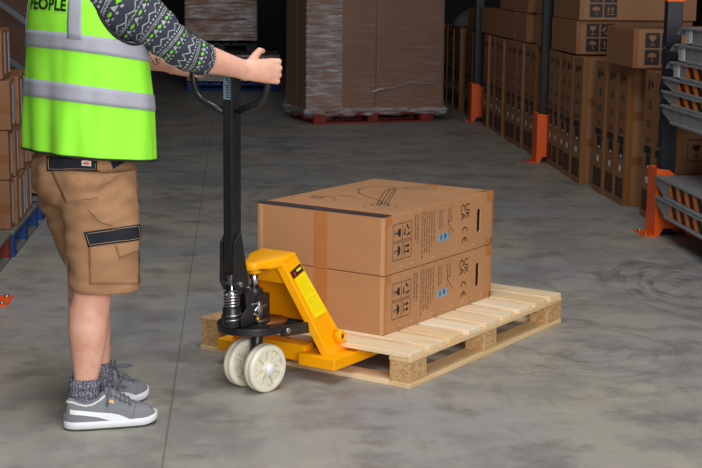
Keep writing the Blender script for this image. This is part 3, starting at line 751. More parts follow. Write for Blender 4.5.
for gname, ed, where in GROUPS:
    n = len(ed) - 1
    for i in range(n):
        wd = round(ed[i + 1] - ed[i] - 0.006, 3)
        if 'c' not in protos: protos['c'] = tall_proto(0.279, 1.0, 0.62); o = protos['c']
        else: o = copy_tree(protos['c'])
        s_ = wd / 0.279
        o.location = rw(FT + rnd.uniform(-0.012, 0.012) + (0.04 if gname.startswith('trio') else 0.06 if 'nearest guard' in gname else 0), ed[i] + 0.003, 0); o.scale = (1, s_, 1 + rnd.uniform(-0.004, 0.006))
        which = 'only' if n == 1 else ORD[i]
        tag(o, f'tall printed carton, {which} from near end, run {where}', 'carton', gname)

# cartons laid flat on top of the tall ones
def flat_carton(name, label, s0, s1, z0, z1, t0=FT, dp=0.95, icons=False, group='flat cartons on top of the tall ones', mat='card_rack'):
    t = thing(name, label, 'carton', rw(t0, s0, z0), AR, group)
    wd, ht = s1 - s0 - 0.008, z1 - z0 - 0.002
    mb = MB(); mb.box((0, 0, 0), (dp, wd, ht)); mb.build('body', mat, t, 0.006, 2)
    mb = MB(); mb.box((-0.0012, -0.0012, 0.004), (0.035, 0.006, ht - 0.004)); mb.build('packing_tape', 'tape_rack', t); mb = MB(); mb.box((-0.0012, wd - 0.006, 0.004), (0.012, wd + 0.0012, ht - 0.004)); mb.build('packing_tape', 'tape_rack', t)
    if icons:
        y = -0.0014; q = ht * 0.385
        for i in range(2):
            for j in range(2):
                x0 = 0.080 + i * (q + 0.012); zz = ht * 0.09 + j * (q + 0.012)
                mb = MB(); mb.quad([(x0, y, zz), (x0 + q, y, zz), (x0 + q, y, zz + q), (x0, y, zz + q)]); pn = mb.build('symbol_panel', 'inkblack', t)
                mb = MB(); icon_lines(mb, [['umbrella', 'glass'], ['arrows', 'recycle']][i][j], (x0 + q / 2, zz + q / 2), q * 0.9, lambda X, Z: (X, y - 0.0005, Z)); mb.build('symbol_print', 'card_rack', pn)
    return t
flat_carton('flat_carton', 'brown carton with black symbols, lying behind the nearest blue upright', 9.77, 10.48, 1.012, 1.282, FT - 0.02, icons=True)
flat_carton('flat_carton', 'brown carton with black symbols, lying just beyond the middle guard side upright', 11.53, 12.44, 1.012, 1.285, FT, icons=True)
flat_carton('flat_carton', 'topmost carton with black symbols, stacked on another marked carton', 11.45, 12.40, 1.287, 1.56, FT, icons=True)
flat_carton('flat_carton', 'plain carton on the tall ones, directly behind the middle upright', 12.80, 13.12, 1.012, 1.29, FT)
flat_carton('flat_carton', 'carton with taped corner on tall ones, second beyond the middle upright', 13.56, 14.13, 1.012, 1.29, FT)
flat_carton('flat_carton', 'plain square carton on tall ones, middle of three before farthest upright', 14.15, 15.02, 1.012, 1.285, FT, dp=0.5)
flat_carton('flat_carton', 'carton with white taped edge, beside the farthest blue upright', 15.04, 16.05, 1.012, 1.285, FT, dp=0.5)
flat_carton('flat_carton', 'dim carton on tall ones just past the farthest blue upright', 16.40, 17.02, 1.01, 1.25, FT)
for a, b, l_ in ((12.85, 13.12, 'upper plain carton stacked behind the middle upright'), (13.50, 14.06, 'upper carton stacked second beyond the middle upright'), (14.08, 14.93, 'upper carton stacked on the plain square carton')):
    flat_carton('flat_carton', l_, a, b, 1.292, 1.56, FT)
# plastic-wrapped bundle at the far end
mb = MB(); rings = []
for i in range(9):
    h = i / 8; r0 = 0.34 * math.cos(h * PI / 2 * 0.96) ** 0.6
    rings.append([rw(3.05, 18.0) + rT * (r0 * math.cos(a)) + rS * (1.2 * r0 * math.sin(a)) + V((0, 0, 1.012 + 0.24 * h + 0.015 * noise.noise(V((3 * math.cos(a), 3 * math.sin(a), 5 * h)))))
                  for a in [2 * PI * j / 26 for j in range(26)]])
mb.loft(rings); tag(mb.build('wrapped_bundle', plain('crumpled_plastic', S(120, 122, 126), 0.25, var=0.4, scale=14, bump=0.6, bscale=24), None), 'crumpled clear plastic bundle lying on the farthest tall cartons', 'bundle')
# a carton and an oddment between the steel trays
o = flat_carton('square_carton', 'brown carton standing between the lower and upper steel trays', 8.30, 9.02, 0.0, 0.742, 3.02, dp=0.8, group='cartons behind the steel trays')
mb = MB(); y = -0.0016
for a, b in (((0.02, 0.60), (0.17, 0.605)), ((0.02, 0.735), (0.17, 0.74)), ((0.02, 0.60), (0.025, 0.74)), ((0.165, 0.60), (0.17, 0.74))): mb.quad([(a[0], y, a[1]), (b[0], y, a[1]), (b[0], y, b[1]), (a[0], y, b[1])])
icon_lines(mb, 'glass', (0.095, 0.67), 0.11, lambda X, Z: (X, y, Z)); mb.build('symbol_print', 'inkblack', o)

# uprights and their guards
def upright_proto():
    t = thing('rack_upright', 'proto', 'rack upright', (0, 0, 0), AR)
    mb = MB()
    mb.prism([(0, 0), (0.10, 0), (0.10, 0.07), (0.075, 0.07), (0.075, 0.01), (0.025, 0.01), (0.025, 0.07), (0, 0.07)], lambda x, y, d: (x, y, d), 0.0, 4.2)
    mb.build('post', 'navy', t, 0.003, 1)
    mb = MB()
    for i in range(9): mb.cyl((-0.0012, 0.035, 0.55 + i * 0.32), (0.001, 0.035, 0.55 + i * 0.32), 0.007, 10)
    mb.build('slot', plain('bare_slot', S(176, 178, 184), 0.4, 0.5), t)
    mb = MB(); mb.box((-0.03, -0.03, 0), (0.13, 0.10, 0.008)); mb.build('foot_plate', 'navy', t)
    return t
def guard_proto():
    t = thing('post_guard', 'proto', 'post guard', (0, 0, 0), AR)
    e = 0.006
    # plate facing down the aisle: sloping top, notch at the floor
    side = [(0, 0.012), (0.0, 0.435), (0.085, 0.425), (0.16, 0.36), (0.16, 0.17), (0.24, 0.085), (0.30, 0.06), (0.30, 0.0), (0.22, 0.0), (0.19, 0.05), (0.06, 0.05), (0.035, 0.0), (0.0, 0.0)]
    mb = MB()
    mb.prism(side, lambda x, z, d: (x, d, z), 0, e); mb.prism(side, lambda x, z, d: (x, d, z), 0.19, 0.19 + e)
    mb.box((0, 0.0, 0.0), (e, 0.19, 0.435))
    mb.build('shield', 'guard', t, 0.0025, 2)
    mb = MB()
    for z in (0.11, 0.16, 0.29, 0.34): mb.cyl((0.125, -0.001, z), (0.125, 0.0015, z), 0.0075, 12)
    mb.build('bolt_hole', 'blackmatt', t)
    mb = MB(); mb.box((-0.075, -0.02, 0.0), (0.02, 0.21, 0.007)); fp = mb.build('foot_plate', 'guard', t, 0.002, 1)
    for y in (0.02, 0.17): mb = MB(); mb.cyl((-0.045, y, 0.006), (-0.045, y, 0.018), 0.014, 6); mb.build('anchor_bolt', 'steel', fp)
    return t
up = upright_proto(); gd = guard_proto()
UPS = [(8.90, 'nearest'), (12.58, 'middle'), (16.18, 'farthest')]
for i, (s_, w_) in enumerate(UPS):
    u_ = up if i == 0 else copy_tree(up); g_ = gd if i == 0 else copy_tree(gd)
    u_.location = rw(2.705, s_ + 0.07, 0); g_.location = rw(2.665, s_, 0)
    tag(u_, f'dark blue rack upright, {w_} of three along the right-hand aisle', 'rack upright', 'right-hand rack uprights')
    tag(g_, f'orange steel post guard at the foot of the {w_} right-hand upright', 'post guard', 'right-hand post guards')
mb = MB(); mb.box((2.70, 8.965, 1.52), (3.55, 9.045, 1.63)); mb.box((2.70, 8.96, 1.478), (2.812, 9.05, 1.68)); o = mb.build('rack_beam', 'guard', None, 0.004); o.rotation_euler = (0, 0, AR)
tag(o, 'orange rack beam end at the top of the nearest blue upright', 'rack beam')

# galvanised trays with hazard striping
def tray(label, s1, z0, z1, tt, depth, stripes, labelled, group, length=2.6, lip=False):
    t = thing('steel_tray', label, 'steel tray', rw(tt, s1, z0), AR, group)
    h = z1 - z0
    # runs towards the viewer (-y) from its flared end at y = 0
    pl = [(0.0, h), (0.0, h * 0.52), (-0.22, 0.0), (-length, 0.0), (-length, h)]
    mb = MB(); mb.prism(pl, lambda y, z, d: (d, y, z), 0.0, 0.006); mb.prism(pl, lambda y, z, d: (d, y, z), depth - 0.006, depth)
    mb.box((0.0, -length, h - 0.008), (depth, -0.02, h)); mb.box((-0.012, -length, h - 0.014), (0.004, 0.0, h)); mb.box((-0.010, -length, 0.0), (0.004, -0.2, 0.016))
    if lip:
        mb.prism([(-0.02, h), (0.05, h - 0.012), (0.10, h - 0.045), (0.097, h - 0.052), (0.05, h - 0.022), (-0.02, h - 0.010)], lambda y, z, d: (d, y, z), -0.01, depth)
    mb.build('channel', 'galv', t, 0.002, 1)
    a = -0.0022
    if stripes:
        y0 = -0.30; mb = MB(); mb.box((a, -length + 0.1, h * 0.22), (0.001, y0, h * 0.84)); tp = mb.build('hazard_tape', 'hazorange', t)
        mb = MB(); q = y0 - 0.03; hh = h * 0.62
        while q > -length + 0.25:
            mb.quad([(a - 0.0006, q, h * 0.84), (a - 0.0006, q - 0.085, h * 0.84), (a - 0.0006, q - 0.085 - 0.06, h * 0.22), (a - 0.0006, q - 0.06, h * 0.22)]); q -= 0.165
        mb.build('black_stripe', 'inkblack', tp)
    if labelled:
        mb = MB(); mb.box((a, -0.165, h * 0.10), (0.001, -0.055, h * 0.94)); lb = mb.build('paper_label', 'white', t)
        mb = MB()
        for i in range(6): mb.quad([(a - 0.0005, -0.065, h * (0.2 + 0.11 * i)), (a - 0.0005, -0.115, h * (0.2 + 0.11 * i)), (a - 0.0005, -0.115, h * (0.24 + 0.11 * i)), (a - 0.0005, -0.065, h * (0.24 + 0.11 * i))])
        mb.build('print', 'inkgrey', lb)
    return t
G = 'galvanised trays stacked beside the nearest upright'
tray('bottom steel tray with orange and black stripes, in front of the nearest guard', 8.86, 0.160, 0.272, 2.655, 0.35, True, False, G)
tray('striped steel tray directly on the bottom tray by the nearest guard', 8.88, 0.276, 0.398, 2.655, 0.35, True, False, G)
tray('plain deep steel tray, lowest of the upper six, without stripes', 8.84, 0.745, 0.850, 2.66, 0.35, False, False, G)
tray('steel tray with stripes, directly above the plain deep tray', 8.84, 0.853, 0.937, 2.66, 0.35, True, False, G)
tray('second striped steel tray above the plain deep tray', 8.84, 0.940, 1.022, 2.66, 0.35, True, False, G)
tray('steel tray with white paper label and stripes, lowest of three labelled ones', 8.68, 1.026, 1.125, 2.66, 0.35, True, True, G, lip=True)
tray('steel tray with white paper label, middle of three labelled ones', 8.60, 1.130, 1.235, 2.66, 0.35, False, True, G, lip=True)
tray('topmost steel tray with white paper label and bent lip', 8.48, 1.240, 1.340, 2.66, 0.35, False, True, G, lip=True)
# what carries the trays: timber bearers out towards the viewer
for s_, z0, z1, l_ in ((7.80, 0, 0.159, 'timber bearer under the bottom striped steel tray'), (6.60, 0, 0.159, 'near timber bearer under the bottom steel tray'), (6.75, 0.40, 0.744, 'timber block between lower and upper steel trays')):
    mb = MB(); mb.box((2.68, s_, z0), (3.0, s_ + 0.09, z1)); o = mb.build('timber_bearer', 'greywood', None, 0.003, 1); o.rotation_euler = (0, 0, AR); tag(o, l_, 'bearer')
mb = MB(); mb.tube([rw(2.74, 8.08, 0.43) + V((0, 0, 0.15 * math.sin(PI * i / 20))) + rS * (0.5 - 0.05 * i) * 0.0 + rT * 0.02 * i for i in range(21)], 0.012, 8)
p0 = rw(2.76, 8.05, 0.399)
mb.box((0, 0, 0), (0.24, 0.22, 0.16), tf=Matrix.Translation(p0) @ Matrix.Rotation(AR, 4, 'Z'))
tag(mb.build('black_crate', 'black', None, 0.01), 'small black plastic case lying on the striped lower steel tray', 'case')

# ------------------------------------------------------------------ wrapped loads at the back
def film(name, axis_scale, opacity):
    m = NT(name); co = m.coord('Object', axis_scale)
    f = m.noise(co, 1.0, 6, 0.72); g = m.noise(m.coord('Object', (0.8, 0.8, 0.7)), 1.6, 2)
    fac = m.ramp(f, [(0.44, 0.0), (0.64, 1.0)])
    fac = m.math('MULTIPLY', m.math('MULTIPLY', fac, opacity), m.ramp(g, [(0.35, 0.35), (0.65, 1.0)]))
    m.set(0.3, 0, 0.6, S(226, 226, 230))
    tr = m.n('ShaderNodeBsdfTransparent'); mx = m.n('ShaderNodeMixShader')
    m.l(m.math('ADD', fac, 0.05), mx.inputs[0]); m.l(tr.outputs[0], mx.inputs[1]); m.l(m.b.outputs[0], mx.inputs[2]); m.l(mx.outputs[0], m.out.inputs['Surface'])
    m.bump(f, 0.5, 0.01); return m.m
M['film'] = film('stretch_film', (2.5, 2.5, 34), 0.16)
M['filmthick'] = film('stretch_film_thick', (3, 3, 26), 0.95)
PB = V((-0.419, 15.856, 0)); PD = V((1.344, 0.483, 0)); ang = math.atan2(PD.y, PD.x); PL = PD.length
pallet('red pallet under the big wrapped cartons at the end of the aisle', PB + V((-math.sin(ang), math.cos(ang), 0)) * 0.44, ang, PL, 0.84, 0.13, 8, ('redpaint', 'redpaint', 'redpaint'), blk=(0.15, 0.11), name='wooden_pallet')
ex = V((math.cos(ang), math.sin(ang), 0)); ey = V((-ex.y, ex.x, 0))
LX0, LX1, LY0, LY1, LZ0, LZ1 = -0.01, 1.61, 0.04, 0.80, 0.131, 1.95
base = PB + ex * -0.06
mid = (LX0 + LX1) / 2; my = (LY0 + LY1) / 2
for nm, x0, x1, y0, y1 in (('front left quarter', LX0, mid - 0.002, LY0, my - 0.002), ('front right quarter', mid + 0.002, LX1, LY0, my - 0.002), ('rear left quarter', LX0, mid - 0.002, my + 0.002, LY1)):
    t = thing('tall_shipping_carton', f'big plain brown carton on the red pallet, {nm} of the wrapped load', 'carton', base + ex * x0 + ey * y0 + V((0, 0, LZ0)), ang, 'cartons of the big wrapped load')
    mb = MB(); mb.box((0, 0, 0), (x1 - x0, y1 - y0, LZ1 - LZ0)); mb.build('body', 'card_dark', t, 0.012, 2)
    mb = MB(); c = (x1 - x0) / 2; mb.box((c - 0.03, -0.001, LZ1 - LZ0 - 0.25), (c + 0.03, 0.004, LZ1 - LZ0 - 0.012)); mb.build('packing_tape', 'tape_rack', t)
t = thing('stretch_wrap', 'clear stretch film with white creases around the big cartons on the red pallet', 'stretch wrap', base, ang)
mb = MB(); rings = []; N = 26
def rect(x0, x1, y0, y1, r, z, per=16, jit=0.0):
    pts = []
    cs = [(x1 - r, y0 + r, -PI / 2), (x1 - r, y1 - r, 0), (x0 + r, y1 - r, PI / 2), (x0 + r, y0 + r, PI)]
    for ci, (cx_, cy_, a0) in enumerate(cs):
        for i in range(5):
            a = a0 + PI / 2 * i / 4; pts.append(V((cx_ + r * math.cos(a), cy_ + r * math.sin(a), z)))
        nx_ = cs[(ci + 1) % 4]; e = V((nx_[0] + r * math.cos(nx_[2]), nx_[1] + r * math.sin(nx_[2]), z)); s0 = pts[-1]
        for i in range(1, per): pts.append(s0.lerp(e, i / per))
    c = V(((x0 + x1) / 2, (y0 + y1) / 2, z))
    if jit:
        for i, p in enumerate(pts):
            n_ = abs(noise.noise(V((p.x * 9, p.y * 9, p.z * 30 + 3)))) * jit
            d = (p - c).normalized(); pts[i] = p + d * n_ + V((0, 0, noise.noise(V((p.x * 14, p.y * 14, 2 + p.z))) * jit * 0.9))
    return pts
for z, gx, jt in ((0.070, -0.03, 0.05), (0.10, 0.015, 0.04), (0.135, 0.035, 0.03), (0.2, 0.014, 0.012), (0.35, 0.008, 0.006), (0.7, 0.008, 0.005), (1.1, 0.008, 0.005), (1.5, 0.008, 0.005), (1.955, 0.008, 0.0)):
    rings.append(rect(LX0 - gx, LX1 + gx, LY0 - gx, LY1 + gx, 0.02, z, jit=jt))
mb.loft(rings, caps=False); mb.build('film', 'film', t, smooth=True)
mb = MB(); rings = [rect(LX0 - g, LX1 + g, LY0 - g, LY1 + g, 0.02, z, jit=j) for z, g, j in ((0.066, -0.05, 0.05), (0.10, 0.022, 0.05), (0.145, 0.044, 0.035), (0.175, 0.02, 0.02))]
mb.loft(rings, caps=False); mb.build('gathered_hem', 'filmthick', t, smooth=True)
mb = MB()
rings = [[V((LX0 - 0.02 + a, LY0 - 0.014 - 0.004 * math.sin(17 * a + 3 * z), z)) for a in (0.0, 0.06, 0.12, 0.18, 0.24, 0.30, 0.36, 0.42)] for z in (0.16, 0.3, 0.5, 0.8, 1.1, 1.4, 1.7, 1.95)]
mb.loft(rings, caps=False, closed=False); mb.build('overlap_band', 'filmthick', t, smooth=True)
mb = MB(); P = []
for i in range(19):
    a = i / 18; P.append(V((0.72 + 0.80 * a, LY0 - 0.022 - 0.008 * math.sin(9 * a), 0.335 + 0.11 * (1 - (1 - a) ** 2.2) + 0.012 * math.sin(13 * a))))
mb.tube(P, [0.012 + 0.035 * math.exp(-((i / 18 - 0.12) / 0.12) ** 2) * (1 if i else 0.3) for i in range(19)], 8, flat=0.35)
mb.build('film_tail', plain('bunched_film', S(178, 180, 186), 0.25, var=0.35, scale=30, bump=0.5), t, smooth=True)

# second wrapped load, far back left, on two tiers
PB2 = rw(-0.66, 20.30)
pallet('blue pallet on the floor under the farthest grey wrapped load', PB2 + rS * 0.5, AR, 1.30, 1.0, 0.13, 8, ('bluepaint', 'bluepaint', 'bluepaint'), name='wooden_pallet')
pallet('dark pallet carried between two tiers of the farthest wrapped load', PB2 + rS * 0.5 + rT * 0.0 + V((0, 0, 0.535)), AR, 0.97, 1.0, 0.145, 8, ('blackmatt', 'blackmatt', 'blackmatt'), name='wooden_pallet')
def wrapped(label, t0, t1, s0, s1, z0, z1, tiers, mat):
    t = thing('wrapped_load', label, 'wrapped load', rw(t0, s0, z0 + 0.012), AR)
    for i in range(tiers):
        h = (z1 - z0) / tiers; mb = MB(); mb.box((0, 0, i * h), (t1 - t0, s1 - s0, (i + 1) * h - 0.006)); mb.build('carton_layer', mat, t, 0.01, 1)
    mb = MB(); mb.loft([rect(-0.01, t1 - t0 + 0.01, -0.012, s1 - s0 + 0.01, 0.02, z - z0, jit=0.012) for z in [z0 + 0.004 + (z1 - z0) * i / 5 for i in range(6)]], caps=False); mb.build('stretch_wrap', 'filmthick', t, smooth=True)
M['greybox'] = plain('grey_board', S(132, 124, 116), 0.6, var=0.15)
wrapped('low grey wrapped layer of goods on the farthest blue pallet', -0.66, 0.62, 20.33, 21.2, 0.131, 0.503, 1, M['greybox'])
wrapped('tall brown load in streaky white film on the upper dark pallet', -0.68, 0.31, 20.32, 21.25, 0.695, 1.85, 4, 'card_rack_dim')

# ------------------------------------------------------------------ left-hand rack
def small_carton_proto():
    t = thing('small_carton', 'proto', 'carton', (0, 0, 0), AR)
    mb = MB(); mb.box((-0.42, 0, 0), (0, 0.155, 0.285)); mb.build('body', 'card_rack_dim', t, 0.008, 2)
    mb = MB(); mb.box((-0.001, 0.088, 0.03), (0.0014, 0.128, 0.262)); mb.build('white_label', plain('dull_label', S(186, 184, 190), 0.4, var=0.1), t)
    mb = MB(); mb.box((-0.42, -0.0014, 0.10), (-0.0, 0.004, 0.15)); mb.build('packing_tape', 'tape_rack', t)
    return t
sc0 = small_carton_proto(); first = True; rnd = random.Random(9)
TN = ['bottom', 'second', 'third', 'top']
for ti in range(4):
    for ci in range(6):
        if ti == 3 and ci > 1: continue
        o = sc0 if first else copy_tree(sc0); first = False
        o.location = rw(-1.285 + rnd.uniform(-0.03, 0.015) - (0.02 if ti == 3 else 0), 8.36 + ci * 0.168 + rnd.uniform(-0.002, 0.002), 0.151 + ti * 0.288)
        o.rotation_euler = (0, 0, AR + rnd.uniform(-0.012, 0.012))
        tag(o, f'small carton on the near blue pallet, {TN[ti]} tier, {ORD[ci]} from near end', 'carton', 'small cartons on the near blue pallet')
DK = ('greywood', 'bluepaint', 'bluepaint')
# pallets whose boards run along the aisle face
pallet('blue pallet with grey deck under the stacked small cartons, left of the worker', rw(-2.27, 8.84), AR, 1.0, 1.04, 0.15, 7, DK, blk=(0.13, 0.11))
pallet('farther blue pallet at the left, mostly behind the worker', rw(-2.27, 10.10), AR, 1.0, 1.04, 0.15, 7, DK, blk=(0.13, 0.11))
pallet('red pallet at the left edge, nearest the viewer', rw(-2.283, 7.78), AR, 1.0, 1.04, 0.15, 7, ('greywood', 'redpaint', 'redpaint'), blk=(0.13, 0.11))
for i, (s0, l_) in enumerate(((7.99, 'small wrapped brown carton on the red pallet, next to the blue pallet'), (7.65, 'small brown carton on the red pallet at the left frame edge'))):
    t = thing('small_carton', l_, 'carton', rw(-1.36, s0, 0.151), AR + 0.04, 'small cartons on the red pallet')
    mb = MB(); mb.box((-0.40, 0, 0), (0, 0.27, 0.215)); mb.build('body', 'card_rack', t, 0.008, 2)
    mb = MB(); mb.loft([rect(-0.405, 0.006, -0.006, 0.276, 0.012, z, per=8, jit=0.01) for z in (0.004, 0.07, 0.14, 0.218)], caps=False); mb.build('stretch_wrap', 'filmthick', t, smooth=True)
t = thing('wrapped_load', 'brown cartons in clear film on the farther blue pallet behind the worker', 'wrapped load', rw(-2.2, 9.66, 0.166), AR)
for i in range(3):
    for j in range(3):
        mb = MB(); mb.box((0, j * 0.30, i * 0.22), (0.90, j * 0.30 + 0.295, i * 0.22 + 0.216)); mb.build('carton', 'card_rack_dim', t, 0.006, 1)
mb = MB(); mb.loft([rect(-0.01, 0.915, -0.012, 0.91, 0.02, z, jit=0.02) for z in (0.004, 0.2, 0.4, 0.66)], caps=False); mb.build('stretch_wrap', 'film', t, smooth=True)
# frame of the left rack
t = thing('storage_rack', 'dark rack frame with diagonal steel braces behind the worker, left', 'rack', rw(-1.33, 10.75), AR)
for x in (0.0, -1.02):
    mb = MB(); mb.prism([(0, 0), (0.09, 0), (0.09, 0.08), (0.07, 0.08), (0.07, 0.01), (0.02, 0.01), (0.02, 0.08), (0, 0.08)], lambda a, b, d: (x + a, b, d), 0.0, 4.0); mb.build('post', 'darkgreen', t)
for z0 in (-0.157, 0.213, 0.582, 0.95, 1.32, 1.69, 2.06):
    z0 += 0.27
    mb = MB(); a = V((0.04, 0.03, z0 + 0.25)); b = V((-0.97, 0.03, z0 + 0.98)); d = (b - a).normalized(); n_ = V((-d.z, 0, d.x)) * 0.019
    mb.hexa([a + n_, b + n_, b - n_, a - n_] + [q + V((0, 0.025, 0)) for q in (a + n_, b + n_, b - n_, a - n_)]); mb.build('brace', 'braceteel', t)
mb = MB(); mb.box((-2.72, 11.1, 0.0), (-1.40, 12.3, 2.6)); o = mb.build('tall_crate', plain('brown_board', S(78, 52, 34), 0.7, var=0.15), None, 0.01); o.rotation_euler = (0, 0, AR)
tag(o, 'tall plain brown board crate standing behind the left rack frame', 'crate')
g_ = copy_tree(gd); g_.location = rw(-1.195, 7.25, 0); g_.rotation_euler = (0, 0, AR + PI); tag(g_, 'orange post guard foot bolted down at the left edge by red pallet', 'post guard', 'left-hand post guards')
u_ = copy_tree(up); u_.location = rw(-1.27, 7.18, 0); u_.rotation_euler = (0, 0, AR + PI); tag(u_, 'rack upright at the left frame edge inside its orange guard', 'rack upright')
# ------------------------------------------------------------------ the worker
def skinmat():
    m = NT('skin'); co = m.coord('Object'); f = m.noise(co, 14, 4); g = m.noise(co, 120, 3)
    c = m.mix(m.ramp(f, [(0.35, 0.0), (0.7, 1.0)]), S(230, 182, 158), S(212, 152, 130))
    m.set(0.5, 0, 0.35, m.mix(m.math('MULTIPLY', g, 0.18), c, S(190, 122, 100)))
    m.b.inputs['Subsurface Weight'].default_value = 0.12; m.b.inputs['Subsurface Radius'].default_value = (0.012, 0.005, 0.003); m.b.inputs['Subsurface Scale'].default_value = 1.0
    m.bump(g, 0.08, 0.001); return m.m
M['skin'] = skinmat()
def cloth(name, c, var=0.1, weave=500, rough=0.85):
    m = NT(name); co = m.coord('Object'); f = m.noise(co, 7, 4); wv = m.noise(co, weave, 2)
    m.set(rough, 0, 0.15, m.mix(m.ramp(f, [(0.3, 0.0), (0.7, 1.0)]), k(c, 1 - var), k(c, 1 + var))); m.bump(wv, 0.15, 0.0006); return m.m
M['khaki'] = cloth('khaki_cotton', S(162, 123, 90), 0.09)
M['blackcloth'] = cloth('black_cordura', S(40, 42, 48), 0.12)
M['hivis'] = cloth('hi_vis_polyester', S(156, 250, 66), 0.03, 300, 0.6)
M['hivis'].node_tree.nodes['Principled BSDF'].inputs['Base Color']
M['reflect'] = plain('reflective_tape', S(166, 168, 180), 0.6, 0.0, var=0.05, scale=20)
M['binding'] = cloth('dark_binding', S(44, 46, 44), 0.1)
M['lace'] = cloth('grey_laces', S(104, 106, 118), 0.1)
M['suede'] = cloth('grey_suede', S(126, 128, 132), 0.12, 260)
M['solewhite'] = plain('white_sole', S(226, 230, 234), 0.5, var=0.04)
M['outsole'] = plain('outsole', S(70, 76, 70), 0.7, var=0.1)
M['goldpatch'] = plain('gold_print', S(214, 166, 70), 0.4, var=0.05)
M['lining'] = cloth('pale_lining', S(214, 214, 216), 0.05)
M['stitch'] = plain('tan_stitch', S(176, 150, 118), 0.7, var=0.05)
def sockmat():
    m = NT('ribbed_sock'); tc = m.n('ShaderNodeTexCoord'); sx = m.n('ShaderNodeSeparateXYZ'); m.l(tc.outputs['UV'], sx.inputs[0])
    rib = m.math('ABSOLUTE', m.math('SINE', m.math('MULTIPLY', sx.outputs[0], PI * 26)))
    nz = m.noise(m.coord('Object'), 160, 2)
    c = m.mix(m.ramp(nz, [(0.4, 0.0), (0.62, 1.0)]), S(74, 74, 88), S(150, 148, 160))
    m.set(0.9, 0, 0.1, m.mix(m.ramp(rib, [(0.05, 1.0), (0.35, 0.0)]), c, S(58, 58, 70))); m.bump(rib, 0.5, 0.002); return m.m
M['sock'] = sockmat()
def knitmat():
    """dark knit with rows of white zigzags, dots and dashes and lime diamonds; v runs down the sleeve, u round it"""
    m = NT('patterned_knit'); tc = m.n('ShaderNodeTexCoord'); sx = m.n('ShaderNodeSeparateXYZ'); m.l(tc.outputs['UV'], sx.inputs[0])
    u, v = sx.outputs[0], m.math('ADD', sx.outputs[1], m.math('MULTIPLY', m.noise(m.coord('Object'), 9, 2), 0.012))
    def frac(x): return m.math('FRACT', x)
    def tri(x): return m.math('ABSOLUTE', m.math('SUBTRACT', m.math('MULTIPLY', frac(x), 2.0), 1.0))
    per = 0.088
    b = frac(m.math('DIVIDE', v, per))
    def band(c, w_): return m.math('LESS_THAN', m.math('ABSOLUTE', m.math('SUBTRACT', b, c)), w_)
    def AND(*a):
        r = a[0]
        for x in a[1:]: r = m.math('MULTIPLY', r, x)
        return r
    zig = m.math('LESS_THAN', m.math('ABSOLUTE', m.math('SUBTRACT', b, m.math('ADD', 0.17, m.math('MULTIPLY', tri(m.math('MULTIPLY', u, 12)), 0.16)))), 0.026)
    dots = AND(band(0.43, 0.035), m.math('LESS_THAN', tri(m.math('MULTIPLY', u, 34)), 0.5))
    line = AND(band(0.55, 0.014), m.math('LESS_THAN', tri(m.math('MULTIPLY', u, 2)), 0.9))
    dash = AND(band(0.62, 0.03), m.math('LESS_THAN', tri(m.math('ADD', m.math('MULTIPLY', u, 46), m.math('MULTIPLY', b, 14))), 0.55))
    dots2 = AND(band(0.95, 0.03), m.math('LESS_THAN', tri(m.math('MULTIPLY', u, 22)), 0.36))
    dia = m.math('LESS_THAN', m.math('ADD', m.math('MULTIPLY', m.math('ABSOLUTE', m.math('SUBTRACT', b, 0.80)), 8.0), tri(m.math('MULTIPLY', u, 11))), 0.50)
    tris = AND(band(0.80, 0.075), m.math('LESS_THAN', tri(m.math('ADD', 0.5, m.math('MULTIPLY', u, 11))), m.math('MULTIPLY', m.math('SUBTRACT', b, 0.70), 2.6)))
    white = m.math('MINIMUM', 1.0, m.math('ADD', m.math('ADD', zig, dots), m.math('ADD', m.math('ADD', line, dash), m.math('ADD', dots2, tris))))
    wool = m.noise(m.coord('Object'), 220, 2)
    base = m.mix(wool, S(44, 45, 58), S(74, 76, 90))
    c = m.mix(m.math('MULTIPLY', m.math('MULTIPLY', white, 0.8), m.ramp(m.noise(m.coord('Object'), 60, 3), [(0.35, 0.45), (0.6, 1.0)])), base, S(190, 200, 194))
    c = m.mix(dia, c, S(118, 205, 40))
    m.set(0.9, 0, 0.1, c); m.bump(wool, 0.35, 0.0015); return m.m
M['knit'] = knitmat()

P0 = V((-0.95, 5.2, 0))
man = thing('person', 'worker in lime hi-vis vest, patterned top and khaki shorts, gripping the pallet truck handle', 'person', P0, 0)
def rel(p): return V(p) - P0

TH = math.radians(40); TF = V((math.cos(TH), math.sin(TH), 0)); TR = V((math.sin(TH), -math.cos(TH), 0))
HF = V((0.87, 0.49, 0)); HR = V((0.49, -0.87, 0))
# joints (world)
SHR = V((-0.826, 5.110, 1.540)); ELR = V((-0.600, 5.165, 1.345)); WRR = V((-0.402, 5.325, 1.277))
HDR = jw(HU, -0.173, 1.268)
SHL = V((-1.085, 5.41, 1.545)); ELL = V((-0.83, 5.435, 1.325))
HDL = jw(HU, 0.187, 1.272)
KNR = V((-0.934, 5.105, 0.50)); ANR = V((-0.962, 5.075, 0.115)); HPR = V((-0.915, 5.125, 0.90))
KNL = V((-0.990, 5.30, 0.50)); ANL = V((-0.935, 5.235, 0.105)); HPL = V((-1.045, 5.36, 0.90))

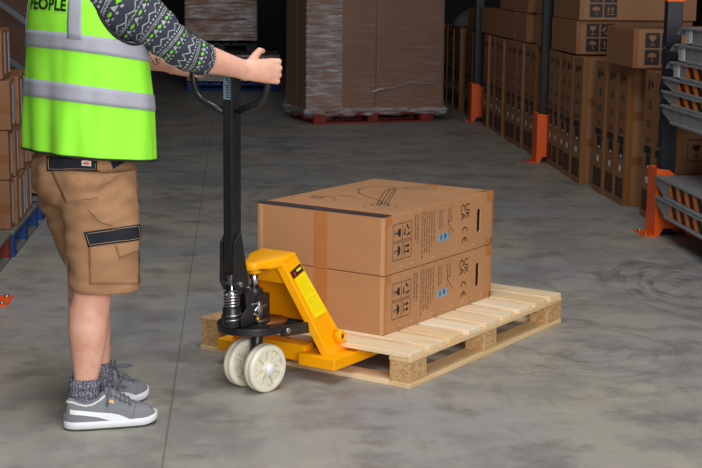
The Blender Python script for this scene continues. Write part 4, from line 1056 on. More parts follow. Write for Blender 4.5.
def ell_ring(c, a1, a2, n=24, e=2.0):
    out = []
    for j in range(n):
        t = 2 * PI * j / n; cs, sn = math.cos(t), math.sin(t)
        out.append(c + a1 * (math.copysign(abs(cs) ** (2 / e), cs)) + a2 * (math.copysign(abs(sn) ** (2 / e), sn)))
    return out
def limb(mb, pts, n=24):
    """pts: (centre, forward radius, side radius, forward direction)"""
    rings = []
    for i, (c, rf, rs_, f) in enumerate(pts):
        c = rel(c); t = (V(pts[min(i + 1, len(pts) - 1)][0]) - V(pts[max(i - 1, 0)][0])).normalized()
        f = (f - t * f.dot(t)).normalized(); s_ = t.cross(f)
        rings.append(ell_ring(c, f * rf, s_ * rs_, n))
    c0, c1 = rel(pts[0][0]), rel(pts[-1][0])
    mb.loft(rings)
    return mb
def chain(mb, pts, rr, seg=12):
    """a rounded tapering chain with ball ends"""
    pts = [rel(p) for p in pts]
    P = [pts[0]]; R = [rr[0]]
    for i in range(1, len(pts)):
        for q in (0.34, 0.67, 1.0): P.append(pts[i - 1].lerp(pts[i], q)); R.append(rr[i - 1] + (rr[i] - rr[i - 1]) * q)
    mb.tube(P, R, seg); mb.ball(pts[0], rr[0] * 0.98, 7); mb.ball(pts[-1], rr[-1] * 0.98, 7)
    for i in range(1, len(pts) - 1): mb.ball(pts[i], rr[i] * 1.04, 7)

mb = MB()
ST = V((-0.955, 5.26, 0))
# trunk, neck
tr_ = []
for z, a, b, o_ in ((0.86, 0.165, 0.115, -0.01), (0.95, 0.175, 0.12, -0.01), (1.08, 0.160, 0.110, 0.0), (1.20, 0.165, 0.115, 0.005), (1.34, 0.185, 0.12, 0.01), (1.46, 0.185, 0.112, 0.015), (1.54, 0.165, 0.095, 0.02), (1.59, 0.11, 0.075, 0.03), (1.62, 0.065, 0.062, 0.04), (1.70, 0.057, 0.060, 0.07)):
    tr_.append(ell_ring(rel(V((-0.965, 5.255, z)) + TF * o_), TF * b, TR * a, 28))
mb.loft(tr_)
# head, looking along the aisle towards the load
HC = V((-0.965, 5.255, 1.80)) + TF * 0.105; HFW = V((0.93, 0.37, 0)).normalized(); HSD = V((HFW.y, -HFW.x, 0))
hd = []
for z, b, a, o_ in ((-0.125, 0.045, 0.040, 0.045), (-0.112, 0.062, 0.052, 0.035), (-0.08, 0.082, 0.064, 0.014), (-0.03, 0.096, 0.073, 0.003), (0.03, 0.100, 0.077, -0.004), (0.075, 0.095, 0.074, -0.008), (0.105, 0.078, 0.060, -0.01), (0.125, 0.045, 0.036, -0.01)):
    hd.append(ell_ring(rel(HC + HFW * o_ + V((0, 0, z))), HFW * b, HSD * a, 28))
mb.loft(hd)
chain(mb, [HC + HFW * 0.094 + V((0, 0, 0.022)), HC + HFW * 0.116 + V((0, 0, -0.022))], [0.008, 0.014])
for sg in (-1, 1):
    chain(mb, [HC + HFW * 0.100 + HSD * sg * 0.006 + V((0, 0, -0.026)), HC + HFW * 0.096 + HSD * sg * 0.013 + V((0, 0, -0.026))], [0.009, 0.008])
    chain(mb, [HC - HFW * 0.005 + HSD * sg * 0.078 + V((0, 0, 0.022)), HC - HFW * 0.012 + HSD * sg * 0.086 + V((0, 0, 0.008)), HC + HSD * sg * 0.078 + V((0, 0, -0.028))], [0.012, 0.015, 0.009])
chain(mb, [HC + HFW * 0.088 + HSD * 0.022 + V((0, 0, -0.064)), HC + HFW * 0.094 + V((0, 0, -0.064)), HC + HFW * 0.088 - HSD * 0.022 + V((0, 0, -0.064))], [0.007, 0.009, 0.007])
# legs
for hp, kn, an, sg in ((HPR, KNR, ANR, 1), (HPL, KNL, ANL, -1)):
    b_ = V((-1, -0.15, 0)).normalized()            # calf bulges backwards
    f = -b_
    limb(mb, [(hp, 0.098, 0.090, f), (hp.lerp(kn, 0.5), 0.088, 0.080, f), (kn + V((0, 0, 0.04)), 0.070, 0.064, f), (kn + V((0, 0, -0.03)), 0.069, 0.062, f),
              (kn.lerp(an, 0.22) + b_ * 0.006, 0.0735, 0.065, f), (kn.lerp(an, 0.38) + b_ * 0.004, 0.0735, 0.066, f), (kn.lerp(an, 0.52) + b_ * 0.002, 0.066, 0.059, f), (kn.lerp(an, 0.68) + b_ * 0.0, 0.0555, 0.048, f),
              (kn.lerp(an, 0.84), 0.045, 0.039, f), (an, 0.044, 0.038, f), (an + V((0, 0, -0.04)), 0.046, 0.036, f)], 28)
    ft = V((0.96, 0.28, 0)) if sg > 0 else V((math.cos(math.radians(55)), math.sin(math.radians(55)), 0))
    limb(mb, [(an + V((0, 0, -0.03)) - ft * 0.055, 0.03, 0.03, V((0, 0, 1))), (an + V((0, 0, -0.035)), 0.045, 0.036, V((0, 0, 1))), (an + V((0, 0, -0.05)) + ft * 0.08, 0.03, 0.036, V((0, 0, 1))), (an + V((0, 0, -0.062)) + ft * 0.17, 0.016, 0.034, V((0, 0, 1)))], 16)
# arms
limb(mb, [(SHR + TR * -0.05, 0.06, 0.06, TF), (SHR, 0.062, 0.062, TF), (SHR.lerp(ELR, 0.5), 0.052, 0.052, TF), (ELR, 0.046, 0.044, TF)], 20)
dR = (WRR - ELR).normalized()
upR = (V((0, 0, 1)) - dR * dR.z).normalized()
limb(mb, [(ELR - dR * 0.02, 0.046, 0.044, upR), (ELR.lerp(WRR, 0.25), 0.0515, 0.046, upR), (ELR.lerp(WRR, 0.45), 0.0495, 0.043, upR), (ELR.lerp(WRR, 0.7), 0.0425, 0.035, upR), (ELR.lerp(WRR, 0.9), 0.0375, 0.029, upR), (WRR, 0.0375, 0.028, upR), (WRR + dR * 0.02, 0.040, 0.026, upR)], 22)
limb(mb, [(SHL - TR * -0.05, 0.06, 0.06, TF), (SHL, 0.062, 0.062, TF), (SHL.lerp(ELL, 0.5), 0.05, 0.05, TF), (ELL, 0.045, 0.043, TF)], 20)
WRL = HDL + V((-0.088, -0.040, 0.010))
dL = (WRL - ELL).normalized(); upL = (V((0, 0, 1)) - dL * dL.z).normalized()
limb(mb, [(ELL - dL * 0.02, 0.045, 0.043, upL), (ELL.lerp(WRL, 0.3), 0.049, 0.044, upL), (ELL.lerp(WRL, 0.6), 0.043, 0.037, upL), (ELL.lerp(WRL, 0.88), 0.035, 0.028, upL), (WRL, 0.035, 0.027, upL), (WRL + dL * 0.02, 0.038, 0.025, upL)], 20)

def fist(mb, wr, bar, e1, e3, up):
    """hand closed on an upright bar; e1 towards the knuckles, e3 from the back of the hand to the palm, thumb up"""
    e1 = e1.normalized(); e3 = (e3 - e1 * e3.dot(e1)).normalized(); up = up.normalized()
    K = bar - e3 * 0.031 + e1 * 0.020                # middle of the knuckle row
    # palm: a slab from wrist to knuckles
    rings = []
    for q, hgt, th in ((0.0, 0.036, 0.024), (0.3, 0.042, 0.025), (0.7, 0.046, 0.021), (1.0, 0.042, 0.013)):
        c = wr.lerp(K, q); rings.append(ell_ring(rel(c), up * hgt, e3 * th, 24, 2.6))
    mb.loft(rings)
    rows = ((0.037, 0.0108, 1.0), (0.0125, 0.0112, 1.06), (-0.0120, 0.0108, 1.0), (-0.0355, 0.0096, 0.84))
    for h, r_, ln in rows:
        k0 = K + up * h + e1 * (0.004 * (1.0 if abs(h) < 0.02 else 0.0)) + e1 * 0.002
        k1 = k0 + (e1 * 0.020 + e3 * 0.036) * ln
        k2 = k1 + (e3 * 0.020 - e1 * 0.020) * ln
        k3 = k2 + (-e1 * 0.020 - e3 * 0.006) * ln
        chain(mb, [k0 - e1 * 0.03, k0, k1, k2, k3], [r_ * 0.9, r_ * 1.22, r_, r_ * 0.95, r_ * 0.82], 12)
    t0 = wr + e1 * 0.030 + up * 0.020 + e3 * 0.006
    t1 = t0 + e1 * 0.028 + up * 0.030 + e3 * 0.008
    t2 = t1 + e1 * 0.024 + up * 0.016 + e3 * 0.014
    t3 = t2 + e1 * 0.022 - up * 0.002 + e3 * 0.014
    chain(mb, [t0, t1, t2, t3], [0.0185, 0.0155, 0.0130, 0.0105], 12)
vJ = V((-math.sin(AJ), math.cos(AJ), 0)); uJ = V((math.cos(AJ), math.sin(AJ), 0))
viewR = V((0.25, 0.97, 0.0))
fist(mb, WRR, HDR, V((0.80, 0.55, -0.02)), viewR + V((-0.2, 0.1, 0)), V((0.06, 0.0, 1)))
fist(mb, WRL, HDL, V((0.90, 0.42, -0.05)), V((0.35, -0.94, 0)), V((0, 0, 1)))
body = mb.build('body', 'skin', man)
md = body.modifiers.new('Remesh', 'REMESH'); md.mode = 'VOXEL'; md.voxel_size = 0.0036; md.use_smooth_shade = True
ms = body.modifiers.new('Smooth', 'SMOOTH'); ms.factor = 0.5; ms.iterations = 2
bake(body)
for p in body.data.polygons: p.use_smooth = True
# eyes and hair
for sg in (-1, 1):
    mb = MB(); c = rel(HC + HFW * 0.087 + HSD * sg * 0.031 + V((0, 0, 0.012))); mb.ball(c, 0.0115, 8); e_ = mb.build('eye', 'white', man)
    mb = MB(); mb.ball(c + HFW * 0.0075, 0.0052, 6); mb.build('iris', 'blackmatt', e_)
mb = MB(); rings = []
for i in range(8):
    t = i / 7; z = -0.035 + 0.172 * t
    rr = math.sqrt(max(0.02, 1 - max(0, (z - 0.02) / 0.131) ** 2))
    rings.append(ell_ring(rel(HC + HFW * (-0.022 + 0.010 * t) + V((0, 0, z + 0.004))), HFW * (0.101 * rr), HSD * (0.0875 * rr), 26))
mb.loft(rings); mb.build('hair', plain('brown_hair', S(74, 54, 40), 0.6, var=0.3, scale=40, bump=0.4), man, smooth=True)

# ---- top: trunk under the vest plus sleeves
mb = MB(); knit_sleeves = []
def sleeve(mb, pts, n=40, seed=0.0):
    rings = []
    N_ = 26; tot = []
    P = [V(p[0]) for p in pts]; R = [p[1] for p in pts]
    # resample with Catmull-Rom
    def cr_(a, b, c, d, t): return 0.5 * ((2 * b) + (c - a) * t + (2 * a - 5 * b + 4 * c - d) * t * t + (3 * b - a - 3 * c + d) * t ** 3)
    S_ = []
    for i in range(len(P) - 1):
        a, b, c, d = P[max(i - 1, 0)], P[i], P[i + 1], P[min(i + 2, len(P) - 1)]
        for q in range(12): 
            t = q / 12; S_.append((cr_(a, b, c, d, t), R[i] + (R[i + 1] - R[i]) * t))
    S_.append((P[-1], R[-1]))
    ref = V((0, 0, 1))
    for i, (c, r_) in enumerate(S_):
        t = (S_[min(i + 1, len(S_) - 1)][0] - S_[max(i - 1, 0)][0]).normalized()
        f = (ref - t * ref.dot(t)).normalized(); s_ = t.cross(f); al_ = i / (len(S_) - 1)
        ring = []
        for j in range(n):
            a = 2 * PI * j / n
            fold = noise.noise(V((2.2 * math.cos(a) + seed, 2.2 * math.sin(a), al_ * 9))) * 0.006 + 0.0035 * math.sin(al_ * 55 + 1.6 * math.sin(a + seed)) * (0.3 + 0.7 * al_)
            ring.append(rel(c) + (f * math.cos(a) + s_ * math.sin(a)) * (r_ + fold))
        rings.append(ring)
    c_end, r_end = S_[-1]; t = (S_[-1][0] - S_[-2][0]).normalized()
    f = (ref - t * ref.dot(t)).normalized(); s_ = t.cross(f)
    for dr, dt in ((-0.006, 0.004), (-0.014, 0.0), (-0.014, -0.05)):
        rings.append([rel(c_end + t * dt) + (f * math.cos(2 * PI * j / n) + s_ * math.sin(2 * PI * j / n)) * (r_end + dr) for j in range(n)])
    mb.loft(rings, caps=False)
    return rings
uR_ = V((0, 0, 1))
RSL = sleeve(mb, [(SHR + V((-0.10, 0.06, 0.015)), 0.100), (SHR + V((-0.010, 0.0, -0.016)), 0.106), (SHR.lerp(ELR, 0.22) + uR_ * -0.013, 0.105), (SHR.lerp(ELR, 0.5) + uR_ * 0.002, 0.081), (SHR.lerp(ELR, 0.8) + uR_ * 0.0, 0.070), (ELR + dR * 0.012 + uR_ * 0.002, 0.064), (ELR + dR * 0.096 - uR_ * 0.004, 0.0595)], seed=1.0)
sleeve(mb, [(SHL + V((0.06, -0.10, 0.03)), 0.085), (SHL, 0.088), (SHL.lerp(ELL, 0.45), 0.078), (SHL.lerp(ELL, 0.85), 0.066), (ELL + dL * 0.02, 0.060)], seed=4.0)
tr_ = []
for z, a, b, o_ in ((0.98, 0.20, 0.145, 0.0), (1.15, 0.195, 0.14, 0.0), (1.32, 0.205, 0.14, 0.008), (1.45, 0.205, 0.13, 0.015), (1.55, 0.175, 0.11, 0.02), (1.60, 0.12, 0.09, 0.03), (1.635, 0.075, 0.07, 0.045)):
    tr_.append(ell_ring(rel(V((-0.962, 5.255, z)) + TF * o_), TF * b, TR * a, 32))
mb.loft(tr_, caps=False)
mb.build('patterned_top', 'knit', man, smooth=True)

# ---- vest
VR = [  # height, half width, half depth, forward shift
    (0.973, 0.278, 0.205, 0.000), (1.06, 0.276, 0.202, 0.0), (1.18, 0.272, 0.196, 0.002), (1.30, 0.264, 0.184, 0.000), (1.42, 0.258, 0.174, -0.006), (1.50, 0.252, 0.168, -0.004), (1.56, 0.228, 0.152, 0.006), (1.61, 0.165, 0.120, 0.025), (1.64, 0.100, 0.090, 0.040)]
def vprof(h):
    for i in range(len(VR) - 1):
        if h <= VR[i + 1][0] or i == len(VR) - 2:
            t = (h - VR[i][0]) / (VR[i + 1][0] - VR[i][0]); t = max(0, min(1, t))
            return [VR[i][j] + (VR[i + 1][j] - VR[i][j]) * t for j in range(4)]
def vest_pt(phi, h, off=0.0):
    """phi = 0 on the wearer's right, 90 in front, 270 at the back"""
    _, a, b, sh = vprof(h)
    e = 2.25; c, s_ = math.cos(phi), math.sin(phi)
    x = math.copysign(abs(c) ** (2 / e), c) * (a + off); y = math.copysign(abs(s_) ** (2 / e), s_) * (b + off)
    low = max(0.0, min(1.0, (1.5 - h) / 0.5))
    wr = 0.013 * noise.noise(V((1.7 * c + 3, 1.7 * s_, h * 1.6))) + 0.010 * noise.noise(V((4.5 * c, 4.5 * s_, h * 2.4 + 5))) * low + 0.006 * math.sin(phi * 11 + 2.5 * noise.noise(V((c, s_, h * 3)))) * low ** 1.5
    x += wr * c; y += wr * s_
    p = V((-0.960, 5.255, h)) + TF * (sh + y) + TR * x
    p.z -= (0.088 + 0.072 * max(0.0, min(1.0, (h - 0.96) / 0.25))) * y
    return rel(p)
n = 200; hs = [VR[0][0] + (VR[-1][0] - VR[0][0]) * i / 110 for i in range(111)]
mb = MB(); mb.loft([[vest_pt(2 * PI * j / n, h) for j in range(n)] for h in hs], caps=False)
VC = rel((-0.96, 5.255, 0))
bvV = BVHTree.FromBMesh(mb.bm)
AF, AZ, ARF, ARZ = 0.042, 1.532, 0.132, 0.156        # armhole: centre and radii, forward and up
def in_hole(p, s_=1.0):
    d = p - VC; sd = abs(d.dot(TR))
    return sd > 0.165 and ((d.dot(TF) - AF) / (ARF * s_)) ** 2 + ((d.z - AZ) / (ARZ * s_)) ** 2 < 1
bmesh.ops.delete(mb.bm, geom=[f for f in mb.bm.faces if in_hole(f.calc_center_median())], context='FACES')
vest = mb.build('hi_vis_vest', 'hivis', man, smooth=True, solid=0.0025)
for sg in (1, -1):
    P = []
    for q in range(-200, 21, 5):
        a = math.radians(q); o_ = VC + TF * (AF + ARF * math.cos(a)) + V((0, 0, AZ + ARZ * math.sin(a))) + TR * sg * 0.6
        h = bvV.ray_cast(o_, -TR * sg)
        if h[0] and (h[0] - VC).dot(TR) * sg > 0.10: P.append(h[0] + TR * sg * 0.002)
    mb = MB(); mb.tube(P, 0.0068, 8); mb.build('armhole_binding', 'binding', vest, smooth=True)
n = 96
mb = MB(); mb.tube([vest_pt(2 * PI * j / n, VR[0][0] - 0.001, 0.002) for j in range(n)], 0.0042, 6, closed=True); mb.build('hem_binding', 'binding', vest, smooth=True)
for h0, h1 in ((1.330, 1.390), (1.155, 1.215)):
    mb = MB(); mb.loft([[vest_pt(2 * PI * j / n, h0 + (h1 - h0) * i / 4, 0.0042) for j in range(n)] for i in range(5)], caps=False)
    mb.build('reflective_strip', 'reflect', vest, smooth=True, solid=0.0015)
for c0, c1 in ((math.radians(-58), math.radians(-43)), (math.radians(-133), math.radians(-119))):
    mb = MB(); mb.loft([[vest_pt(c0 + (c1 - c0) * j / 6, h, 0.0045) for j in range(7)] for h in [1.37 + 0.24 * i / 10 for i in range(11)]], caps=False, closed=False)
    mb.build('reflective_strip', 'reflect', vest, smooth=True, solid=0.0015)
# lettering across the back
mb = MB()
for pg in text_polys('PEOPLE', 0.060, 0.0018):
    pts = []
    for x, y in pg:
        pts.append(vest_pt(math.radians(-83.5) + x / 0.245, 1.482 + y * 0.95, 0.0056))
    mb.bm.faces.new([mb.bm.verts.new(q) for q in pts])
mb.build('vest_lettering', 'inkblack', vest)
# dark binding where the sleeve leaves the vest
# ---- shorts
mb = MB(); rings = []
for z, a, b, x_, y_ in ((1.03, 0.190, 0.150, -0.972, 5.245), (0.99, 0.205, 0.165, -0.975, 5.243), (0.93, 0.218, 0.182, -0.982, 5.243), (0.86, 0.215, 0.182, -0.980, 5.243), (0.80, 0.19, 0.165, -0.972, 5.243)):
    rings.append(ell_ring(rel((x_, y_, z)), HF * b, HR * a, 48, 2.2))
mb.loft(rings)
def leg(mb, pts):
    mb.loft([ell_ring(rel(c), V((0.96, 0.28, 0)) * rf, V((0.28, -0.96, 0)) * rs_, 40, 2.3) for c, rf, rs_ in pts])
leg(mb, [((-0.915, 5.13, 0.93), 0.135, 0.115), ((-0.905, 5.125, 0.80), 0.138, 0.122), ((-0.893, 5.12, 0.66), 0.131, 0.118), ((-0.888, 5.12, 0.55), 0.126, 0.114), ((-0.884, 5.12, 0.492), 0.124, 0.112)])
leg(mb, [((-1.045, 5.36, 0.93), 0.130, 0.112), ((-1.045, 5.365, 0.80), 0.128, 0.118), ((-1.005, 5.37, 0.66), 0.122, 0.115), ((-0.970, 5.375, 0.55), 0.118, 0.112), ((-0.955, 5.375, 0.508), 0.116, 0.110)])
shorts = mb.build('cargo_shorts', 'khaki', man)
md = shorts.modifiers.new('Remesh', 'REMESH'); md.mode = 'VOXEL'; md.voxel_size = 0.0065; md.use_smooth_shade = True
ms = shorts.modifiers.new('Smooth', 'SMOOTH'); ms.factor = 0.5; ms.iterations = 10
bake(shorts)
for v_ in shorts.data.vertices:
    p = v_.co + P0; nrm = V((v_.normal.x, v_.normal.y, 0))
    d = 0.013 * noise.noise(V((p.x * 7, p.y * 7, p.z * 9))) + 0.009 * noise.noise(V((p.x * 10 + p.z * 9, p.y * 10, p.z * 26 - p.x * 12)))
    fold = 0.015 * math.sin(p.z * 62 + 9 * noise.noise(V((p.x * 5, p.y * 5, p.z * 3)))) * max(0, noise.noise(V((p.x * 6, p.y * 6 + 4, p.z * 6))) + 0.1)
    v_.co += nrm * (d + fold)
ms = shorts.modifiers.new('Smooth', 'SMOOTH'); ms.factor = 0.5; ms.iterations = 3
bake(shorts)
for p in shorts.data.polygons: p.use_smooth = True

def bvh_of(o):
    bm = bmesh.new(); bm.from_mesh(o.data); t = BVHTree.FromBMesh(bm); bm.free(); return t
bvS = bvh_of(shorts); bvB = bvh_of(body)
EYE = rel((0, 0, CAMZ))
def lay(bv, quad, y, nu, nv, off):
    """grid of points laid on a surface below the four photograph points of quad (tl, tr, br, bl)"""
    G = []
    for j in range(nv + 1):
        row = []
        for i in range(nu + 1):
            a, b = i / nu, j / nv
            q = [(quad[0][m_] * (1 - a) + quad[1][m_] * a) * (1 - b) + (quad[3][m_] * (1 - a) + quad[2][m_] * a) * b for m_ in (0, 1)]
            tgt = rel(at(q[0], q[1], y)); d = (tgt - EYE).normalized()
            h = bv.ray_cast(EYE, d)
            row.append((h[0] - d * 0.0 + h[1] * off) if h[0] else (row[-1] if row else tgt))
        G.append(row)
    return G
def patch_obj(name, mat, parent, bv, quad, y, nu, nv, off, solid=0.0):
    mb = MB(); mb.loft(lay(bv, quad, y, nu, nv, off), caps=False, closed=False)
    return mb.build(name, mat, parent, smooth=True, solid=solid)
def seam(name, mat, parent, bv, pts, y, r=0.0012, off=0.0012, nn=14):
    mb = MB(); P = []
    for (x0, y0), (x1, y1) in zip(pts[:-1], pts[1:]):
        for i in range(nn):
            t = i / nn; tgt = rel(at(x0 + (x1 - x0) * t, y0 + (y1 - y0) * t, y)); d = (tgt - EYE).normalized(); h = bv.ray_cast(EYE, d)
            if h[0]: P.append(h[0] + h[1] * off)
    if len(P) > 2: mb.tube(P, r, 5); return mb.build(name, mat, parent, smooth=True)
f1 = patch_obj('rear_pocket_flap', 'blackcloth', shorts, bvS, [(47.5, 156), (97, 161), (97, 172), (47.5, 171)], 5.1, 16, 6, 0.0045, -0.004)
seam('flap_stitching', 'stitch', f1, bvS, [(49.5, 158), (49.5, 169.2), (95, 170.2), (95, 162.5)], 5.1, 0.0009, 0.0062)
lg = patch_obj('logo_patch', 'white', f1, bvS, [(82, 160.2), (91, 160.8), (91, 165.8), (82, 165.2)], 5.1, 6, 4, 0.0062, 0)
patch_obj('logo_mark', 'hazorange', lg, bvS, [(83.6, 161.2), (89.4, 161.6), (88, 164.6), (85, 164.4)], 5.1, 4, 3, 0.0068, 0)
patch_obj('logo_bar', plain('logo_blue', S(50, 60, 130), 0.5), lg, bvS, [(82.6, 162.9), (90.4, 163.4), (90.4, 164.2), (82.6, 163.7)], 5.1, 4, 2, 0.0074, 0)
patch_obj('side_pocket_lining', 'blackcloth', shorts, bvS, [(110, 161), (127, 161), (116, 167), (113, 170)], 5.1, 8, 5, 0.003, 0)
f2 = patch_obj('leg_pocket_flap', 'blackcloth', shorts, bvS, [(84.5, 232), (138.5, 224.5), (140.5, 239.5), (88.5, 247)], 5.08, 18, 6, 0.006, -0.005)
seam('flap_stitching', 'stitch', f2, bvS, [(86.5, 233.5), (137, 226.3), (138.6, 238), (90, 244.8), (86.5, 233.5)], 5.08, 0.0009, 0.0078)
patch_obj('rear_pocket', 'khaki', shorts, bvS, [(52, 171), (100, 172), (98, 198), (67, 203)], 5.1, 14, 10, 0.0055, -0.005)
patch_obj('leg_pocket', 'khaki', shorts, bvS, [(89, 246), (139, 240), (139, 284), (90, 284)], 5.08, 16, 14, 0.0042, -0.004)
patch_obj('pocket_tab', 'khaki', shorts, bvS, [(115, 245), (138, 240), (138, 250), (119, 258)], 5.08, 8, 6, 0.0090, -0.004)
patch_obj('hammer_loop', 'khaki', shorts, bvS, [(88, 209), (96, 211), (112, 226), (100, 222)], 5.08, 8, 5, 0.007, -0.004)
seam('seam', 'stitch', shorts, bvS, [(110.5, 166), (113, 200), (112, 226)], 5.1, 0.0009)
seam('seam', 'stitch', shorts, bvS, [(73, 289.0), (100, 290.5), (139, 287.0)], 5.08, 0.0008)
seam('seam', 'stitch', shorts, bvS, [(53, 172), (67.5, 203.5), (98, 199), (100, 172)], 5.1, 0.0008, 0.0045)

# ---- tattoo on the left forearm
mb = MB()
for pts in (((150.5, 57), (153, 61.5), (156, 60), (158, 63)), ((154, 58), (157, 59.5), (160.5, 58)), ((152, 62), (155, 64.5), (159, 63.5), (160.5, 60.5)), ((156.5, 56.5), (157.5, 62.5), (156, 65)), ((148.5, 53), (150, 55))):
    P = []
    for (x0, y0), (x1, y1) in zip(pts[:-1], pts[1:]):
        for i in range(5):
            t = i / 4; tgt = rel(at(x0 + (x1 - x0) * t, y0 + (y1 - y0) * t, 5.4)); d = (tgt - EYE).normalized(); h = bvB.ray_cast(EYE, d)
            if h[0]: P.append(h[0] + h[1] * 0.0004)
    if len(P) > 2: mb.tube(P, 0.0018, 6, flat=0.6)
mb.build('tattoo', plain('tattoo_ink', S(92, 74, 76), 0.6), man, smooth=True)

# ---- socks and shoes
FT_D = V((0.960, 0.280, 0)); 
for an, kn, top in ((ANR, KNR, 0.172), (ANL, KNL, 0.185)):
    mb = MB(); f = V((1, 0.15, 0)).normalized(); rings = []
    for i in range(22):
        t = i / 21; z = 0.055 + (top - 0.055) * t; c = an.lerp(kn, max(0, (z - an.z)) / (kn.z - an.z)); c = V((c.x, c.y, z))
        w_ = 0.0022 * math.sin(t * 24 + 1.0) + 0.002
        rings.append(ell_ring(rel(c - f * 0.004), f * (0.052 + w_ + 0.004 * t), V((f.y, -f.x, 0)) * (0.045 + w_ + 0.003 * t), 52))
    r0 = rings[-1]; c = sum(r0, V()) / len(r0); rings.append([c + (p - c) * 0.93 + V((0, 0, 0.001)) for p in r0]); rings.append([c + (p - c) * 0.90 + V((0, 0, -0.03)) for p in r0])
    mb.loft(rings, caps=False); mb.build('ribbed_sock', 'sock', man, smooth=True)

SL = 0.340
def shoe(center, ang, label_logo, seedz):
    d = V((math.cos(ang), math.sin(ang), 0)); s_ = V((-d.y, d.x, 0))      # s_ points to the wearer's left
    C0 = rel(V((center[0], center[1], 0)))
    def halfw(x):
        t = (x + SL / 2) / SL
        base = 0.030 + 0.016 * math.sin(min(1, t / 0.35) * PI / 2) if t < 0.35 else 0.046 + 0.006 * math.sin((t - 0.35) / 0.4 * PI / 2) if t < 0.75 else 0.052
        end = 1.0
        if t < 0.12: end = math.sqrt(max(0, 1 - ((0.12 - t) / 0.12) ** 2))
        if t > 0.78: end = math.sqrt(max(0, 1 - ((t - 0.78) / 0.22) ** 2))
        return max(0.003, base * end)
    xs = [-SL / 2 + SL * i / 48 for i in range(49)]
    def bend(x): return -0.008 * math.sin((x / SL + 0.5) * PI)
    # sole
    out = [(x, halfw(x)) for x in xs]
    mb = MB(); rings = []
    for z, g in ((0.007, 0.001), (0.009, 0.004), (0.030, 0.004), (0.033, 0.001)):
        lift = lambda x: 0.010 * max(0, (x - 0.10) / 0.06) ** 2
        pts = [C0 + d * x + s_ * (h + g) + V((0, 0, z + lift(x))) for x, h in out] + [C0 + d * x - s_ * (h + g) + V((0, 0, z + lift(x))) for x, h in reversed(out)]
        rings.append(pts)
    mb.loft(rings); sole = mb.build('sole', 'solewhite', None, smooth=False)
    mb = MB(); rings = []
    for z, g in ((0.0, -0.003), (0.0075, 0.002)):
        lift = lambda x: 0.012 * max(0, (x - 0.10) / 0.06) ** 2
        rings.append([C0 + d * x + s_ * max(0.001, h + g) + V((0, 0, z + lift(x))) for x, h in out] + [C0 + d * x - s_ * max(0.001, h + g) + V((0, 0, z + lift(x))) for x, h in reversed(out)])
    mb.loft(rings); outs = mb.build('outsole', 'outsole', None)
    # upper
    HT = [(-0.1625, 0.060), (-0.158, 0.098), (-0.150, 0.118), (-0.135, 0.112), (-0.110, 0.099), (-0.085, 0.094), (-0.055, 0.104), (-0.030, 0.130), (-0.012, 0.142), (0.005, 0.134), (0.040, 0.110), (0.075, 0.088), (0.105, 0.078), (0.130, 0.072), (0.148, 0.060), (0.158, 0.046), (0.1625, 0.036)]
    def top(x):
        for i in range(len(HT) - 1):
            if x <= HT[i + 1][0] or i == len(HT) - 2:
                t = (x - HT[i][0]) / (HT[i + 1][0] - HT[i][0]); t = max(0, min(1, t)); t = t * t * (3 - 2 * t) * 0.5 + t * 0.5
                return HT[i][1] + (HT[i + 1][1] - HT[i][1]) * t
    def upt(x, psi, off=0.0):
        """psi: -90 wearer's right edge .. 0 crest .. 90 left edge"""
        h = halfw(x) * 0.985; z0 = 0.028; tz = top(x)
        narrow = 1.0 if x > 0.06 else 1.0
        a = math.radians(psi); sn, cs = math.sin(a), math.cos(a)
        e = 0.62
        yy = h * math.copysign(abs(sn) ** e, sn); zz = z0 + (tz - z0) * abs(cs) ** 0.80
        inward = (zz - z0) / 0.11 * 0.012 * (1 if x < 0.05 else 0.3)
        yy -= math.copysign(min(abs(yy), inward), yy) if abs(yy) > 1e-6 else 0
        nrm = (s_ * sn + V((0, 0, cs))).normalized()
        return C0 + d * x + s_ * yy + V((0, 0, zz)) + nrm * off
    mb = MB(); ps = [-90 + 180 * i / 28 for i in range(29)]
    mb.loft([[upt(x, p) for p in ps] for x in xs], caps=False, closed=False)
    upper = mb.build('shoe', 'suede', man, smooth=True)
    sole.parent = upper; outs.parent = upper
    # white sweep along the sides
    def side(x, z, sg, off):
        q = max(0.0, min(1.0, (z - 0.028) / max(0.01, top(x) - 0.028))) ** 1.25
        return upt(x, sg * math.degrees(math.acos(q)), off)
    UP_ = [(-0.150, 0.078), (-0.10, 0.071), (-0.05, 0.064), (-0.01, 0.060), (0.02, 0.053), (0.045, 0.042), (0.060, 0.034)]
    LO_ = [(-0.150, 0.062), (-0.10, 0.056), (-0.06, 0.049), (-0.03, 0.040), (-0.015, 0.034), (0.0, 0.033), (0.060, 0.033)]
    def pl_(T, x):
        for i in range(len(T) - 1):
            if x <= T[i + 1][0]: return T[i][1] + (T[i + 1][1] - T[i][1]) * max(0, x - T[i][0]) / (T[i + 1][0] - T[i][0])
        return T[-1][1]
    for sg in (-1, 1):
        mb = MB(); xs_ = [-0.150 + 0.210 * i / 30 for i in range(31)]
        mb.loft([[side(x, pl_(LO_, x) + (pl_(UP_, x) - pl_(LO_, x)) * q, sg, 0.0018) for x in xs_] for q in (0.0, 0.25, 0.5, 0.75, 1.0)], caps=False, closed=False); mb.build('side_stripe', 'solewhite', upper, smooth=True)
    mb = MB(); mb.loft([[upt(x, sg_, 0.002) for x in (-0.012, -0.002, 0.006)] for sg_ in (-58, -54, -50)], caps=False, closed=False); mb.build('gold_print', 'goldpatch', upper)
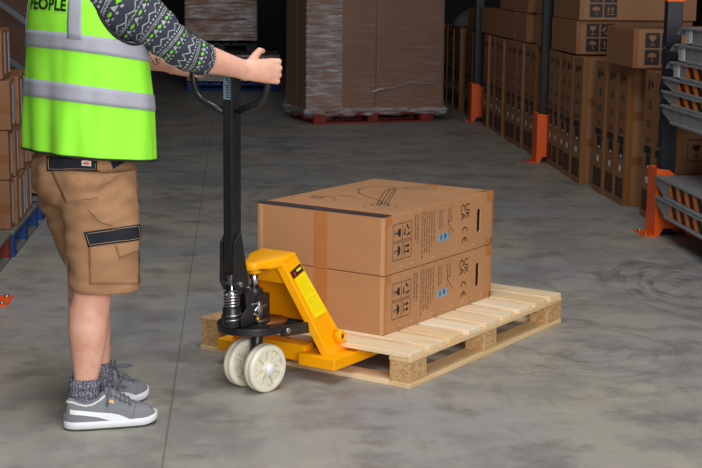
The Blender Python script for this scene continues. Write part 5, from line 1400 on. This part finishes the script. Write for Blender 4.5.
    # collar lining
    mb = MB(); P = [upt(x, -34, 0.001) for x in (-0.020, -0.045, -0.070, -0.095, -0.120, -0.140, -0.152)] + [upt(-0.157, 0, 0.001)] + [upt(x, 34, 0.001) for x in (-0.152, -0.140, -0.120, -0.095, -0.070, -0.045, -0.020)]
    mb.tube(P, 0.0042, 8); mb.build('collar_lining', 'lining', upper, smooth=True)
    mb = MB(); mb.loft([[upt(x, p, 0.0035) for p in (-38, -20, 0, 20, 38)] for x in (-0.022, -0.010, 0.01, 0.04, 0.07)], caps=False, closed=False); mb.build('tongue', 'suede', upper, smooth=True, solid=0.004)
    # laces: rows, a bow
    mb = MB()
    for x in (0.002, 0.018, 0.034, 0.050, 0.066):
        mb.tube([upt(x + (0.004 if p > 0 else -0.004) * abs(p) / 40, p, 0.0075) for p in (-44, -30, -15, 0, 15, 30, 44)], 0.0034, 6)
    kx = upt(-0.004, 0, 0.012)
    mb.ball(kx, 0.0085, 7)
    for sg in (-1, 1):
        lp = [kx + d * (0.010 + 0.046 * math.sin(PI * t)) * 1.0 + s_ * sg * (0.052 * math.sin(PI * t * 0.5) * math.sin(PI * t) * 1.25 + 0.014 * math.sin(2 * PI * t)) + V((0, 0, 0.016 * math.sin(PI * t) - 0.028 * t * math.sin(PI * t))) for t in [i / 16 for i in range(17)]]
        mb.tube(lp, 0.0034, 6)
        e0 = kx; e1_ = kx + s_ * sg * 0.038 + d * (-0.006 if sg < 0 else 0.03) + V((0, 0, -0.012)); e2_ = kx + s_ * sg * 0.052 + d * (-0.016 if sg < 0 else 0.05) + V((0, 0, -0.062))
        mb.tube([e0, e0.lerp(e1_, 0.5) + V((0, 0, 0.008)), e1_, e1_.lerp(e2_, 0.5) + s_ * sg * 0.006, e2_], 0.0032, 6)
    mb.build('laces', 'lace', upper, smooth=True)
    seam_ = MB(); seam_.tube([upt(0.075 + 0.012 * math.cos(math.radians(p) * 1.3), p, 0.0004) for p in range(-84, 85, 6)], 0.0014, 5); seam_.build('toe_seam', 'lace', upper, smooth=True)
    return upper
shoe((-0.866, 5.054), math.atan2(0.108, 0.332), True, 0)
shoe((-0.895, 5.305), math.radians(55), True, 1)

# prototypes that were only templates are all used; nothing is left over
